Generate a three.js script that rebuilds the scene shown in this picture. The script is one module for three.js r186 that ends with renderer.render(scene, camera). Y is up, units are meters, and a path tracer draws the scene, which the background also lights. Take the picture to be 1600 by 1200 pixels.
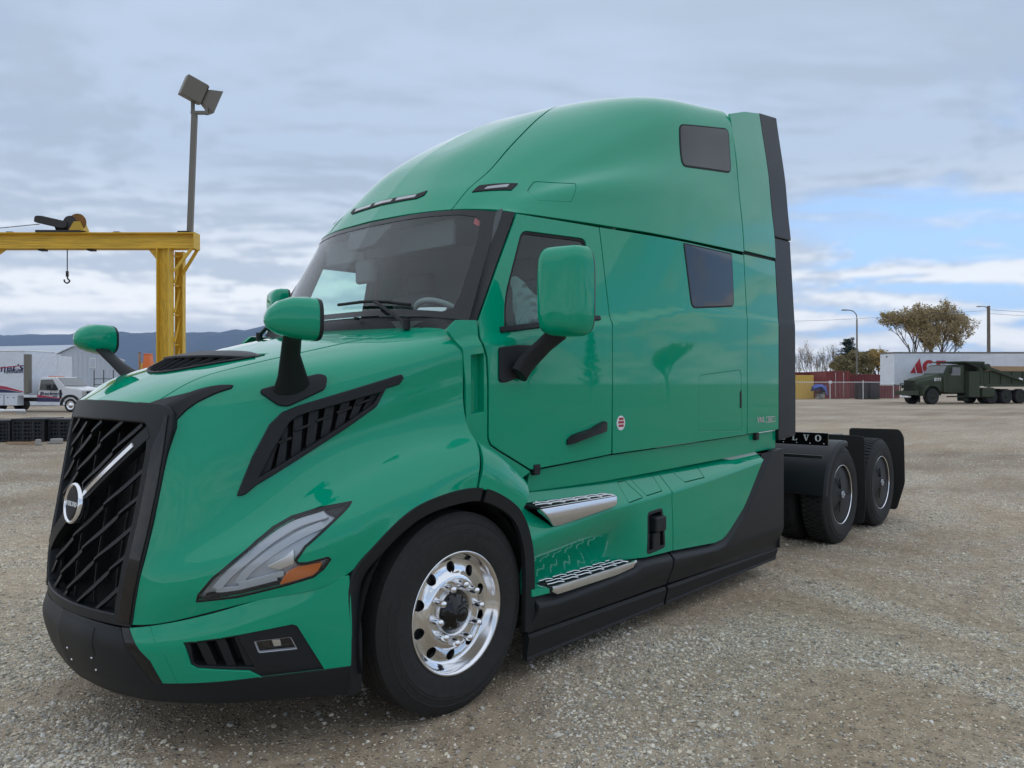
import * as THREE from 'three';
import { createNoise2D, createNoise3D } from 'simplex-noise';
import { mergeGeometries, toCreasedNormals, mergeVertices } from 'three/addons/utils/BufferGeometryUtils.js';
import { RoundedBoxGeometry } from 'three/addons/geometries/RoundedBoxGeometry.js';
import { FontLoader } from 'three/addons/loaders/FontLoader.js';
import { TextGeometry } from 'three/addons/geometries/TextGeometry.js';

const scene = new THREE.Scene();
const renderer = new THREE.WebGLRenderer({ antialias: true });
renderer.toneMapping = THREE.LinearToneMapping;
renderer.toneMappingExposure = 1.85;
renderer.shadowMap.enabled = true;
// the camera stands off the truck's front left corner, at eye height, level
const LOOK = 41.9 * Math.PI / 180, EYE = new THREE.Vector3(-1.394, 1.65, 3.976);
const AHEAD = new THREE.Vector3(Math.cos(LOOK), 0, -Math.sin(LOOK)), RIGHT = new THREE.Vector3(Math.sin(LOOK), 0, Math.cos(LOOK));
const camera = new THREE.PerspectiveCamera(53.06, 4 / 3, .05, 12000);
camera.position.copy(EYE); camera.lookAt(EYE.clone().add(AHEAD)); camera.updateMatrixWorld();
// a weak, very soft sun high behind thin cloud
const sun = new THREE.DirectionalLight(0xfff6ea, .55);
sun.position.set(12, 50, -16); sun.target.position.set(2, 0, 0); sun.castShadow = true; sun.shadow.radius = 290;
sun.shadow.mapSize.set(2048, 2048); Object.assign(sun.shadow.camera, { left: -40, right: 40, top: 40, bottom: -40, near: 1, far: 150 });
scene.add(sun, sun.target);
// ---------- helpers ----------
const V = (x, y, z) => new THREE.Vector3(x, y, z);
const lerp = (a, b, t) => a + (b - a) * t;
const clamp = (x, a, b) => Math.min(b, Math.max(a, x));
const sstep = (a, b, x) => { const t = clamp((x - a) / (b - a), 0, 1); return t * t * (3 - 2 * t); };
function rng(s) { return () => { s = (s + 0x6d2b79f5) | 0; let t = Math.imul(s ^ (s >>> 15), 1 | s); t = (t + Math.imul(t ^ (t >>> 7), 61 | t)) ^ t; return ((t ^ (t >>> 14)) >>> 0) / 4294967296; }; }
const n2 = createNoise2D(rng(11)), n3 = createNoise3D(rng(12));
function fbm2(x, y, o = 4) { let a = .5, s = 0; for (let i = 0; i < o; i++) { s += a * n2(x, y); x = x * 2.03 + 7.1; y = y * 2.03 - 3.7; a *= .5; } return s; }
// smooth interpolation through a table [[x, y], ...]
function table(pts) {
  const n = pts.length, m = [];
  for (let i = 0; i < n; i++) { const a = pts[Math.max(0, i - 1)], b = pts[Math.min(n - 1, i + 1)]; m.push((b[1] - a[1]) / (b[0] - a[0])); }
  return (x) => {
    if (x <= pts[0][0]) return pts[0][1]; if (x >= pts[n - 1][0]) return pts[n - 1][1];
    let i = 0; while (x > pts[i + 1][0]) i++;
    const h = pts[i + 1][0] - pts[i][0], t = (x - pts[i][0]) / h, t2 = t * t, t3 = t2 * t;
    return (2 * t3 - 3 * t2 + 1) * pts[i][1] + (t3 - 2 * t2 + t) * h * m[i] + (-2 * t3 + 3 * t2) * pts[i + 1][1] + (t3 - t2) * h * m[i + 1];
  };
}
const cr = (a, b, c, d, t) => .5 * ((2 * b) + (c - a) * t + (2 * a - 5 * b + 4 * c - d) * t * t + (3 * b - a - 3 * c + d) * t * t * t);
// a smooth surface through a net of points rows[i][j] = [x, y, z]; P(u, v) with u along a row and v across the rows
function netSurf(rows, smooth = 12, NU = 72, NV = 72) {
  const nr = rows.length, nc = rows[0].length, W = NU + 1, g = new Float64Array(W * (NV + 1) * 3);
  const at = (i, j, k) => {   // one step beyond the rim is extrapolated so that the rim stays straight-run
    const ii = clamp(i, 0, nr - 1), jj = clamp(j, 0, nc - 1);
    let v = rows[ii][jj][k];
    if (i < 0) v = 2 * v - at(1, j, k); else if (i > nr - 1) v = 2 * v - at(nr - 2, j, k);
    else if (j < 0) v = 2 * v - rows[ii][1][k]; else if (j > nc - 1) v = 2 * v - rows[ii][nc - 2][k];
    return v;
  };
  for (let b = 0; b <= NV; b++) for (let a = 0; a <= NU; a++) {
    const fv = b / NV * (nr - 1), fu = a / NU * (nc - 1), i = Math.min(nr - 2, Math.floor(fv)), j = Math.min(nc - 2, Math.floor(fu)), tv = fv - i, tu = fu - j;
    for (let k = 0; k < 3; k++) {
      const q = []; for (let d = -1; d <= 2; d++) q.push(cr(at(i + d, j - 1, k), at(i + d, j, k), at(i + d, j + 1, k), at(i + d, j + 2, k), tu));
      g[(b * W + a) * 3 + k] = cr(q[0], q[1], q[2], q[3], tv);
    }
  }
  for (let s = 0; s < smooth; s++) {
    const o = g.slice();
    for (let b = 0; b <= NV; b++) for (let a = 0; a <= NU; a++) {
      const eb = b === 0 || b === NV, ea = a === 0 || a === NU; if (eb && ea) continue;
      for (let k = 0; k < 3; k++) {
        const c = (b * W + a) * 3 + k, m = ea ? (o[c - W * 3] + o[c + W * 3]) / 2 : eb ? (o[c - 3] + o[c + 3]) / 2 : (o[c - 3] + o[c + 3] + o[c - W * 3] + o[c + W * 3]) / 4;
        g[c] = lerp(o[c], m, .5);
      }
    }
  }
  const gg = (b, a, k) => {
    if (b < 0) return 2 * gg(0, a, k) - gg(1, a, k); if (b > NV) return 2 * gg(NV, a, k) - gg(NV - 1, a, k);
    if (a < 0) return 2 * gg(b, 0, k) - gg(b, 1, k); if (a > NU) return 2 * gg(b, NU, k) - gg(b, NU - 1, k);
    return g[(b * W + a) * 3 + k];
  };
  const P = (u, v) => {
    const fu = clamp(u, 0, 1) * NU, fv = clamp(v, 0, 1) * NV, j = Math.min(NU - 1, Math.floor(fu)), i = Math.min(NV - 1, Math.floor(fv)), tu = fu - j, tv = fv - i, r = [0, 0, 0];
    for (let k = 0; k < 3; k++) {
      const q = []; for (let d = -1; d <= 2; d++) q.push(cr(gg(i + d, j - 1, k), gg(i + d, j, k), gg(i + d, j + 1, k), gg(i + d, j + 2, k), tu));
      r[k] = cr(q[0], q[1], q[2], q[3], tv);
    }
    return V(...r);
  };
  const s = { P, du: .004, dv: .004, grid: g, NU, NV, nr, nc, flip: 1 };
  s.ij = (col, row) => [col / (nc - 1), row / (nr - 1)];
  return s;
}
// the side-view coordinates (x, y) of a net surface: P(x, y) lies on it
function sideView(s, v0 = 0) {
  const W = s.NU + 1;
  const find = (x, y) => {
    let best = 1e9, bu = .5, bv = .5;
    for (let b = Math.round(v0 * s.NV); b <= s.NV; b += 2) for (let a = 0; a <= s.NU; a += 2) {
      const c = (b * W + a) * 3, d = (s.grid[c] - x) ** 2 + (s.grid[c + 1] - y) ** 2; if (d < best) { best = d; bu = a / s.NU; bv = b / s.NV; }
    }
    for (let k = 0; k < 6; k++) {
      const e = 1e-3, p = s.P(bu, bv), ua = Math.min(bu + e, 1), va = Math.min(bv + e, 1), ub = ua - e, vb = va - e;
      const pu = s.P(ua, bv).sub(s.P(ub, bv)).divideScalar(e), pv = s.P(bu, va).sub(s.P(bu, vb)).divideScalar(e);
      const rx = x - p.x, ry = y - p.y, det = pu.x * pv.y - pu.y * pv.x; if (Math.abs(det) < 1e-9) break;
      bu = clamp(bu + clamp((rx * pv.y - ry * pv.x) / det, -.1, .1), 0, 1); bv = clamp(bv + clamp((ry * pu.x - rx * pu.y) / det, -.1, .1), v0, 1);
    }
    return [bu, bv];
  };
  return { P: (x, y) => { const [u, v] = find(x, y); return s.P(u, v); }, find, du: .003, dv: .003, flip: 1 };
}
function normalOf(s, u, v) {
  const a = s.P(u + s.du, v), b = s.P(u - s.du, v), c = s.P(u, v + s.dv), d = s.P(u, v - s.dv);
  const n = a.sub(b).cross(c.sub(d)); if (n.lengthSq() < 1e-16) return V(0, 0, 1);
  return n.normalize().multiplyScalar(s.flip);
}
// ---------- polygons ----------
const area2 = (p) => { let a = 0; for (let i = 0; i < p.length; i++) { const q = p[(i + 1) % p.length]; a += p[i][0] * q[1] - q[0] * p[i][1]; } return a / 2; };
const ccw = (p) => area2(p) < 0 ? p.slice().reverse() : p.slice();
function inPoly(p, x, y) { let c = false; for (let i = 0, j = p.length - 1; i < p.length; j = i++) { const a = p[i], b = p[j]; if ((a[1] > y) !== (b[1] > y) && x < (b[0] - a[0]) * (y - a[1]) / (b[1] - a[1]) + a[0]) c = !c; } return c; }
function roundPoly(p, r, n = 5) {   // r: one radius or one per corner
  const o = [], N = p.length;
  for (let i = 0; i < N; i++) {
    const rr = Array.isArray(r) ? r[i] : r, a = p[(i + N - 1) % N], b = p[i], c = p[(i + 1) % N];
    const u = [a[0] - b[0], a[1] - b[1]], w = [c[0] - b[0], c[1] - b[1]], lu = Math.hypot(...u), lw = Math.hypot(...w), k = Math.min(rr, lu * .45, lw * .45);
    if (k < 1e-4) { o.push(b); continue; }
    const s = [b[0] + u[0] / lu * k, b[1] + u[1] / lu * k], e = [b[0] + w[0] / lw * k, b[1] + w[1] / lw * k];
    for (let t = 0; t <= n; t++) { const q = t / n; o.push([(1 - q) ** 2 * s[0] + 2 * q * (1 - q) * b[0] + q * q * e[0], (1 - q) ** 2 * s[1] + 2 * q * (1 - q) * b[1] + q * q * e[1]]); }
  }
  return o;
}
function inset(p0, d) {   // positive d shrinks
  const p = ccw(p0), N = p.length, o = [];
  for (let i = 0; i < N; i++) {
    const a = p[(i + N - 1) % N], b = p[i], c = p[(i + 1) % N];
    const e1 = [b[0] - a[0], b[1] - a[1]], e2 = [c[0] - b[0], c[1] - b[1]], l1 = Math.hypot(...e1) || 1e-9, l2 = Math.hypot(...e2) || 1e-9;
    const na = [-e1[1] / l1, e1[0] / l1], nb = [-e2[1] / l2, e2[0] / l2]; let m = [na[0] + nb[0], na[1] + nb[1]]; const l = Math.hypot(...m) || 1e-9; m = [m[0] / l, m[1] / l];
    const k = d / Math.max(.4, m[0] * na[0] + m[1] * na[1]); o.push([b[0] + m[0] * k, b[1] + m[1] * k]);
  }
  return o;
}
function dense(p, step, closed = true) { const o = []; for (let i = 0; i < p.length - (closed ? 0 : 1); i++) { const a = p[i], b = p[(i + 1) % p.length], n = Math.max(1, Math.ceil(Math.hypot(b[0] - a[0], b[1] - a[1]) / step)); for (let k = 0; k < n; k++) o.push(a.map((q, m) => lerp(q, b[m], k / n))); } if (!closed) o.push(p[p.length - 1]); return o; }
function spline(p, n, closed = false) { const o = [], N = p.length, g = (i) => closed ? p[(i + N) % N] : i < 0 ? p[0].map((q, k) => 2 * q - p[1][k]) : i >= N ? p[N - 1].map((q, k) => 2 * q - p[N - 2][k]) : p[i]; for (let i = 0; i < (closed ? N : N - 1); i++) for (let k = 0; k < n; k++) o.push(p[i].map((_, m) => cr(g(i - 1)[m], g(i)[m], g(i + 1)[m], g(i + 2)[m], k / n))); if (!closed) o.push(p[N - 1]); return o; }
function clipCell(p, x0, y0, x1, y1) {
  let o = p;
  for (const [ax, lim, sg] of [[0, x0, 1], [0, x1, -1], [1, y0, 1], [1, y1, -1]]) {
    const r = [];
    for (let i = 0; i < o.length; i++) {
      const a = o[i], b = o[(i + 1) % o.length], da = (a[ax] - lim) * sg, db = (b[ax] - lim) * sg;
      if (da >= 0) r.push(a);
      if ((da >= 0) !== (db >= 0)) { const t = da / (da - db); r.push([lerp(a[0], b[0], t), lerp(a[1], b[1], t)]); }
    }
    o = r; if (!o.length) break;
  }
  return o;
}
function keyhole(outer, holes) {   // holes joined to the outline by slits
  let p = ccw(outer);
  for (const h0 of holes) {
    const h = ccw(h0).reverse(); let best = 1e9, bi = 0, bj = 0;
    p.forEach((a, i) => h.forEach((b, j) => { const d = (a[0] - b[0]) ** 2 + (a[1] - b[1]) ** 2; if (d < best) { best = d; bi = i; bj = j; } }));
    const r = [...h.slice(bj), ...h.slice(0, bj), h[bj]];
    p = [...p.slice(0, bi + 1), ...r, ...p.slice(bi)];
  }
  return p;
}
// the piece of surface s inside a polygon (in the surface's own coordinates), with rolled-in edges of real depth
function panel(s, outer, { holes = [], cell = .02, cv, off = 0, lip = .018, roll = .003, step, align = false } = {}) {
  cv = cv ?? cell; step = step ?? Math.min(cell, cv);
  outer = dense(ccw(outer), step); holes = holes.map((h) => dense(ccw(h), step));
  const pos = [], nor = [], uv = [];
  const memo = new Map();
  const vert = (u, v) => { const k = u.toFixed(5) + ',' + v.toFixed(5); let m = memo.get(k); if (!m) { const n = normalOf(s, u, v), p = s.P(u, v); m = [p.addScaledVector(n, off), n]; memo.set(k, m); } return m; };
  const push = (u, v) => { const [p, n] = vert(u, v); pos.push(p.x, p.y, p.z); nor.push(n.x, n.y, n.z); uv.push(u, v); };
  const xs = outer.map((p) => p[0]), ys = outer.map((p) => p[1]), x0 = Math.min(...xs), x1 = Math.max(...xs), y1 = Math.max(...ys);
  let y0 = Math.min(...ys); if (align) y0 = Math.floor(y0 / cv) * cv;   // a row of cell edges on v = 0
  const nx = Math.max(1, Math.ceil((x1 - x0) / cell)), ny = Math.max(1, Math.ceil((y1 - y0) / cv)), hx = (x1 - x0) / nx, hy = align ? cv : (y1 - y0) / ny;
  const kp = keyhole(outer, holes), crossed = new Set();
  for (const pl of [outer, ...holes]) for (const [x, y] of dense(pl, Math.min(hx, hy) / 4)) { const i = clamp(Math.floor((x - x0) / hx), 0, nx - 1), j = clamp(Math.floor((y - y0) / hy), 0, ny - 1); for (let a = -1; a <= 1; a++) for (let b = -1; b <= 1; b++) crossed.add((i + a) + ',' + (j + b)); }
  const tri = (a, b, c) => { const ar = (b[0] - a[0]) * (c[1] - a[1]) - (c[0] - a[0]) * (b[1] - a[1]); if (Math.abs(ar) < 1e-12) return; if ((ar > 0) === (s.flip > 0)) { push(...a); push(...b); push(...c); } else { push(...a); push(...c); push(...b); } };
  for (let i = 0; i < nx; i++) for (let j = 0; j < ny; j++) {
    const a = x0 + i * hx, b = y0 + j * hy, c = a + hx, d = b + hy;
    if (!crossed.has(i + ',' + j)) { const mx = (a + c) / 2, my = (b + d) / 2; if (inPoly(outer, mx, my) && !holes.some((h) => inPoly(h, mx, my))) { tri([a, b], [c, b], [c, d]); tri([a, b], [c, d], [a, d]); } continue; }
    const q = clipCell(kp, a, b, c, d); if (q.length < 3) continue;
    const pts = q.map((p) => new THREE.Vector2(p[0], p[1]));
    for (const f of THREE.ShapeUtils.triangulateShape(pts, [])) tri(q[f[0]], q[f[1]], q[f[2]]);
  }
  if (lip > 0) for (const [pl, sg] of [[outer, 1], ...holes.map((h) => [h, -1])]) {
    const N = pl.length, ring = [];
    for (let i = 0; i < N; i++) {
      const [p, n] = vert(...pl[i]), a = vert(...pl[(i + N - 1) % N])[0], b = vert(...pl[(i + 1) % N])[0];
      const t = b.clone().sub(a).normalize(), o = t.clone().cross(n).normalize().multiplyScalar(sg * s.flip);   // points off the piece
      const p1 = p.clone().addScaledVector(o, roll * .7).addScaledVector(n, -roll * .3), p2 = p.clone().addScaledVector(o, roll).addScaledVector(n, -roll), p3 = p.clone().addScaledVector(o, roll).addScaledVector(n, -lip);
      ring.push([[p, n], [p1, n.clone().add(o).normalize()], [p2, o], [p3, o]]);
    }
    for (let i = 0; i < N; i++) { const A = ring[i], B = ring[(i + 1) % N]; for (let k = 0; k < 3; k++) { const f = [A[k], B[k], B[k + 1], A[k], B[k + 1], A[k + 1]]; if ((sg * s.flip) > 0) f.reverse(); for (const [p, n] of f) { pos.push(p.x, p.y, p.z); nor.push(n.x, n.y, n.z); uv.push(0, 0); } } }
  }
  return geo(pos, nor, uv);
}
function geo(pos, nor, uv) { const g = new THREE.BufferGeometry(); g.setAttribute('position', new THREE.Float32BufferAttribute(pos, 3)); if (nor) g.setAttribute('normal', new THREE.Float32BufferAttribute(nor, 3)); if (uv) g.setAttribute('uv', new THREE.Float32BufferAttribute(uv, 2)); if (!nor) g.computeVertexNormals(); return g; }
const plain = (g) => { g = g.index ? g.toNonIndexed() : g; for (const k of Object.keys(g.attributes)) if (!['position', 'normal', 'uv'].includes(k)) g.deleteAttribute(k); if (!g.attributes.uv) g.setAttribute('uv', new THREE.Float32BufferAttribute(new Float32Array(g.attributes.position.count * 2), 2)); if (!g.attributes.normal) g.computeVertexNormals(); return g; };
const join = (...gs) => mergeGeometries(gs.flat().map(plain));
function mirrorZ(g0) { const g = plain(g0.clone()), p = g.attributes.position.array, n = g.attributes.normal.array, u = g.attributes.uv.array; for (let i = 0; i < p.length; i += 3) { p[i + 2] *= -1; n[i + 2] *= -1; } for (let t = 0; t < p.length; t += 9) for (const [A, w] of [[p, 3], [n, 3], [u, 2]]) { const b = w === 3 ? t : t / 3 * 2; for (let k = 0; k < w; k++) { const q = A[b + w + k]; A[b + w + k] = A[b + 2 * w + k]; A[b + 2 * w + k] = q; } } return g; }
const bothSides = (g) => join(g, mirrorZ(g));
function box(w, h, d, x = 0, y = 0, z = 0, r = Math.min(w, h, d) * .12, seg = 2) { return plain(r > 0 ? new RoundedBoxGeometry(w, h, d, seg, r) : new THREE.BoxGeometry(w, h, d)).translate(x, y, z); }
function rod(a, b, r, r2 = r, seg = 10) { const A = V(...a), B = V(...b), d = B.clone().sub(A), g = new THREE.CylinderGeometry(r2, r, d.length(), seg); g.applyQuaternion(new THREE.Quaternion().setFromUnitVectors(V(0, 1, 0), d.normalize())); g.translate((A.x + B.x) / 2, (A.y + B.y) / 2, (A.z + B.z) / 2); return plain(g); }
function beam(a, b, w, h, up = V(0, 1, 0), r = .004) { const A = V(...a), B = V(...b), d = B.clone().sub(A), L = d.length(); d.normalize(); const s = d.clone().cross(up).normalize(), u = s.clone().cross(d); const g = box(L, h, w, 0, 0, 0, Math.min(r, w * .4, h * .4), 1); g.applyMatrix4(new THREE.Matrix4().makeBasis(d, u, s).setPosition((A.x + B.x) / 2, (A.y + B.y) / 2, (A.z + B.z) / 2)); return g; }
function tube(pts, r, n = 24, seg = 8, closed = false) { return plain(new THREE.TubeGeometry(new THREE.CatmullRomCurve3(pts.map((p) => V(...p)), closed), n, r, seg, closed)); }
function lathe(prof, seg = 48) { return plain(new THREE.LatheGeometry(prof.map((p) => new THREE.Vector2(p[0], p[1])), seg)); }   // round y
function slab(poly, t, bev = .003, holes = []) { const s = new THREE.Shape(poly.map((p) => new THREE.Vector2(p[0], p[1]))); for (const h of holes) s.holes.push(new THREE.Path(h.map((p) => new THREE.Vector2(p[0], p[1])))); return plain(new THREE.ExtrudeGeometry(s, { depth: Math.max(.0005, t - 2 * bev), bevelEnabled: bev > 0, bevelThickness: bev, bevelSize: bev, bevelOffset: -bev, bevelSegments: 2, curveSegments: 8 })).translate(0, 0, bev - t / 2); }   // in xy, centred on z = 0
// a closed loft through rings of points (each the same count)
function loft(rings, { capA = true, capB = true, crease } = {}) {
  const pos = [], N = rings[0].length, q = (p) => pos.push(p[0], p[1], p[2]);
  for (let r = 0; r < rings.length - 1; r++) for (let i = 0; i < N; i++) { const a = rings[r][i], b = rings[r][(i + 1) % N], c = rings[r + 1][(i + 1) % N], d = rings[r + 1][i]; [a, b, c, a, c, d].forEach(q); }
  for (const [on, ring, rev] of [[capA, rings[0], true], [capB, rings[rings.length - 1], false]]) if (on) { const c = ring.reduce((s, p) => s.map((w, k) => w + p[k] / N), [0, 0, 0]); for (let i = 0; i < N; i++) { const a = ring[i], b = ring[(i + 1) % N]; (rev ? [c, b, a] : [c, a, b]).forEach(q); } }
  let g = geo(pos); g.deleteAttribute('normal');
  g = toCreasedNormals(mergeVertices(g, 1e-5), crease ?? .7);
  return plain(g);
}
// a grid of points as a sheet with thickness
function sheet(rows, t = 0, dir = V(0, 0, 1)) {
  const pos = []; const q = (p) => pos.push(p[0], p[1], p[2]), o = (p) => [p[0] - dir.x * t, p[1] - dir.y * t, p[2] - dir.z * t];
  for (let i = 0; i < rows.length - 1; i++) for (let j = 0; j < rows[0].length - 1; j++) { const a = rows[i][j], b = rows[i][j + 1], c = rows[i + 1][j + 1], d = rows[i + 1][j]; [a, b, c, a, c, d].forEach(q); if (t) [o(a), o(c), o(b), o(a), o(d), o(c)].forEach(q); }
  if (t) { const R = rows.length - 1, Cn = rows[0].length - 1, e = []; for (let j = 0; j < Cn; j++) { e.push([rows[0][j], rows[0][j + 1]], [rows[R][j + 1], rows[R][j]]); } for (let i = 0; i < R; i++) { e.push([rows[i + 1][0], rows[i][0]], [rows[i][Cn], rows[i + 1][Cn]]); } for (const [a, b] of e) [a, o(a), o(b), a, o(b), b].forEach(q); }
  let g = geo(pos); g.deleteAttribute('normal'); return plain(toCreasedNormals(mergeVertices(g, 1e-5), .6));
}
const used = {};
function numbered(n) { used[n] = (used[n] ?? -1) + 1; return used[n] ? n + '_' + String(used[n]).padStart(3, '0') : n; }
function mesh(name, g, m, parent) { const o = new THREE.Mesh(g, m); o.name = parent ? name : numbered(name); o.castShadow = o.receiveShadow = true; (parent ?? scene).add(o); return o; }
function tag(o, label, category, group) { Object.assign(o.userData, { label, category }); if (group) o.userData.group = group; return o; }
function thing(name, label, category, p = [0, 0, 0], turn = 0, group) { const o = new THREE.Group(); o.name = numbered(name); o.position.set(...p); o.rotation.y = turn; scene.add(o); return tag(o, label, category, group); }
function struct(o) { o.userData.kind = 'structure'; return o; }
function both(name, g, m, parent) { return [mesh(name, g, m, parent), mesh(name, mirrorZ(g), m, parent)]; }
// ---------- sky: layered cloud over pale blue ----------
{
  const W = 2048, H = 1024, data = new Float32Array(W * H * 4);
  const ridge = (x, y, o) => { let a = .5, s = 0; for (let i = 0; i < o; i++) { s += a * (1 - Math.abs(n2(x, y)) * 1.6); x = x * 2.1 + 3.3; y = y * 2.1 - 1.9; a *= .5; } return s; };
  for (let j = 0; j < H; j++) {
    const el = ((j + .5) / H - .5) * Math.PI, y = Math.sin(el), c = Math.cos(el);
    for (let i = 0; i < W; i++) {
      const az = ((i + .5) / W - .5) * 2 * Math.PI, dx = Math.cos(az) * c, dz = Math.sin(az) * c;
      const k = (j * W + i) * 4, up = Math.max(y, 0), den = up + .085, px = dx / den, pz = dz / den;
      const r = dx * RIGHT.x + dz * RIGHT.z, a = dx * AHEAD.x + dz * AHEAD.z;
      const qx = (r * 1.0) / den, qa = a / den;
      // clear sky
      let R = lerp(.36, .15, sstep(0, .45, up)), G = lerp(.53, .30, sstep(0, .45, up)), B = lerp(.74, .62, sstep(0, .45, up));
      // broad sheets, drawn out across the view near the horizon, with ripples at middle height
      const warp = fbm2(px * .35 + 3, pz * .35, 3) * .9;
      const broad = fbm2(qx * .42 + warp, qa * .75 + warp * .6 + 5, 5);
      const small = fbm2(qx * 2.6 + warp * 2.2, qa * 4.6 + 9, 5), grain = fbm2(qx * 7 + warp * 3, qa * 12, 3);
      const mid = sstep(.05, .16, up) * (1 - sstep(.26, .46, up)), hz = 1 - sstep(.02, .28, up), top = sstep(.22, .5, up);
      const open = .98 * sstep(.12, .7, r / Math.max(c, .01)) * sstep(.015, .06, up) * (1 - sstep(.20, .37, up));   // clearer air low on the right
      const cover = clamp(1.05 - .62 * open + broad * (.55 + 1.3 * open) + small * .25 * open, 0, 1);
      const thick = clamp(.52 + broad * lerp(1.0, .42, top) + small * (.72 * mid + .16) + grain * .30 * mid, 0, 1);
      const t = sstep(.12, .92, thick);
      const lo = [lerp(.265, .42, hz), lerp(.32, .465, hz), lerp(.40, .52, hz)], hi = [lerp(.305, .80, hz), lerp(.372, .80, hz), lerp(.47, .78, hz)];
      const m = sstep(.15, .85, cover);
      R = lerp(R, lerp(lo[0], hi[0], t), m); G = lerp(G, lerp(lo[1], hi[1], t), m); B = lerp(B, lerp(lo[2], hi[2], t), m);
      if (y < 0) { const g = sstep(0, -.05, y); R = lerp(R, .24, g); G = lerp(G, .22, g); B = lerp(B, .20, g); }
      data[k] = R; data[k + 1] = G; data[k + 2] = B; data[k + 3] = 1;
    }
  }
  const sky = new THREE.DataTexture(data, W, H, THREE.RGBAFormat, THREE.FloatType);
  sky.mapping = THREE.EquirectangularReflectionMapping; sky.magFilter = THREE.LinearFilter; sky.wrapS = THREE.RepeatWrapping; sky.needsUpdate = true;
  scene.background = sky; scene.environment = sky;
}
// ---------- materials ----------
const lin = (r, g, b) => new THREE.Color().setRGB(r, g, b);
const std = (o) => new THREE.MeshStandardMaterial({ side: THREE.DoubleSide, ...o });
const phy = (o) => new THREE.MeshPhysicalMaterial({ side: THREE.DoubleSide, ...o });
function noiseTex(n, fn, srgb = false, rep) { const d = new Uint8Array(n * n * 4); for (let j = 0; j < n; j++) for (let i = 0; i < n; i++) { const c = fn(i / n, j / n), k = (j * n + i) * 4; for (let q = 0; q < 3; q++) d[k + q] = clamp(Math.round((Array.isArray(c) ? c[q] : c) * 255), 0, 255); d[k + 3] = 255; } const t = new THREE.DataTexture(d, n, n); t.wrapS = t.wrapT = THREE.RepeatWrapping; t.magFilter = THREE.LinearFilter; t.minFilter = THREE.LinearMipmapLinearFilter; t.generateMipmaps = true; if (srgb) t.colorSpace = THREE.SRGBColorSpace; if (rep) t.repeat.set(...rep); t.needsUpdate = true; return t; }
// tileable noise on a torus
function torus(u, v, f, o = 3) { let a = .5, s = 0; for (let k = 0; k < o; k++) { const A = u * 2 * Math.PI, B = v * 2 * Math.PI, r = f / 6.283; s += a * n3(Math.cos(A) * r + 11 * k, Math.sin(A) * r + Math.cos(B) * r, Math.sin(B) * r + 7 * k); f *= 2.1; a *= .5; } return s; }
const M = {};
M.paint = phy({ name: 'green paint', color: lin(0, .315, .172), roughness: .4, specularIntensity: 0, clearcoat: 1, clearcoatRoughness: .025 });
const grainTex = noiseTex(256, (u, v) => .5 + torus(u, v, 90, 2) * .5, false, [26, 26]);   // moulded grain, about 4 cm a tile
M.plastic = phy({ name: 'black plastic', color: lin(.011, .013, .015), roughness: .5, specularIntensity: .7, bumpMap: grainTex, bumpScale: .0006 });
M.darkPlastic = std({ name: 'dark plastic', color: lin(.008, .0085, .009), roughness: .7 });
M.gloss = phy({ name: 'gloss black', color: lin(.005, .005, .006), roughness: .2, specularIntensity: .4, clearcoat: .6, clearcoatRoughness: .03 });
M.frit = std({ name: 'ceramic glass border', color: lin(.012, .012, .013), roughness: .12 });
M.chrome = std({ name: 'polished metal', color: lin(.82, .82, .83), roughness: .12, metalness: 1 });
M.satin = std({ name: 'brushed metal', color: lin(.74, .74, .75), roughness: .27, metalness: 1 });
M.rubber = std({ name: 'rubber', map: noiseTex(256, (u, v) => { const k = .135 * (1 + .22 * torus(u, v, 14, 4) + .12 * torus(u, v, 70, 2)); return [k, k * .99, k * .975]; }, true, [6, 2]), roughness: .8 });
M.steel = std({ name: 'black steel', color: lin(.016, .016, .017), roughness: .5 });
M.tint = phy({ name: 'privacy glass', color: lin(.010, .012, .015), roughness: .03 });
M.glass = phy({ name: 'windshield glass', color: lin(.84, .95, .92), roughness: .01, transmission: 1, thickness: 0, ior: 1.62 });
M.sideGlass = phy({ name: 'door glass', color: lin(.56, .80, .75), roughness: .01, transmission: 1, thickness: 0, ior: 1.5 });
M.lens = phy({ name: 'clear lens', color: lin(.93, .95, .96), roughness: .03, transmission: 1, thickness: 0, ior: 1.5 });
M.cabin = std({ name: 'cab trim', color: lin(.10, .11, .112), roughness: .8 });
M.cabinLight = std({ name: 'grey cab trim', color: lin(.27, .29, .29), roughness: .85 });
M.white = std({ name: 'white', color: lin(.78, .79, .80), roughness: .5 });
M.marker = phy({ name: 'marker lens', color: lin(.34, .35, .36), roughness: .15, clearcoat: 1 });
M.amber = phy({ name: 'amber lens', color: lin(.62, .14, .012), roughness: .12, clearcoat: 1 });
M.lampGrey = std({ name: 'lamp housing', color: lin(.50, .52, .56), roughness: .3, metalness: .3 });
M.guide = phy({ name: 'light guide', color: lin(.44, .46, .49), roughness: .2, clearcoat: 1 });
M.red = std({ name: 'red', color: lin(.42, .03, .04), roughness: .5 });
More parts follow.
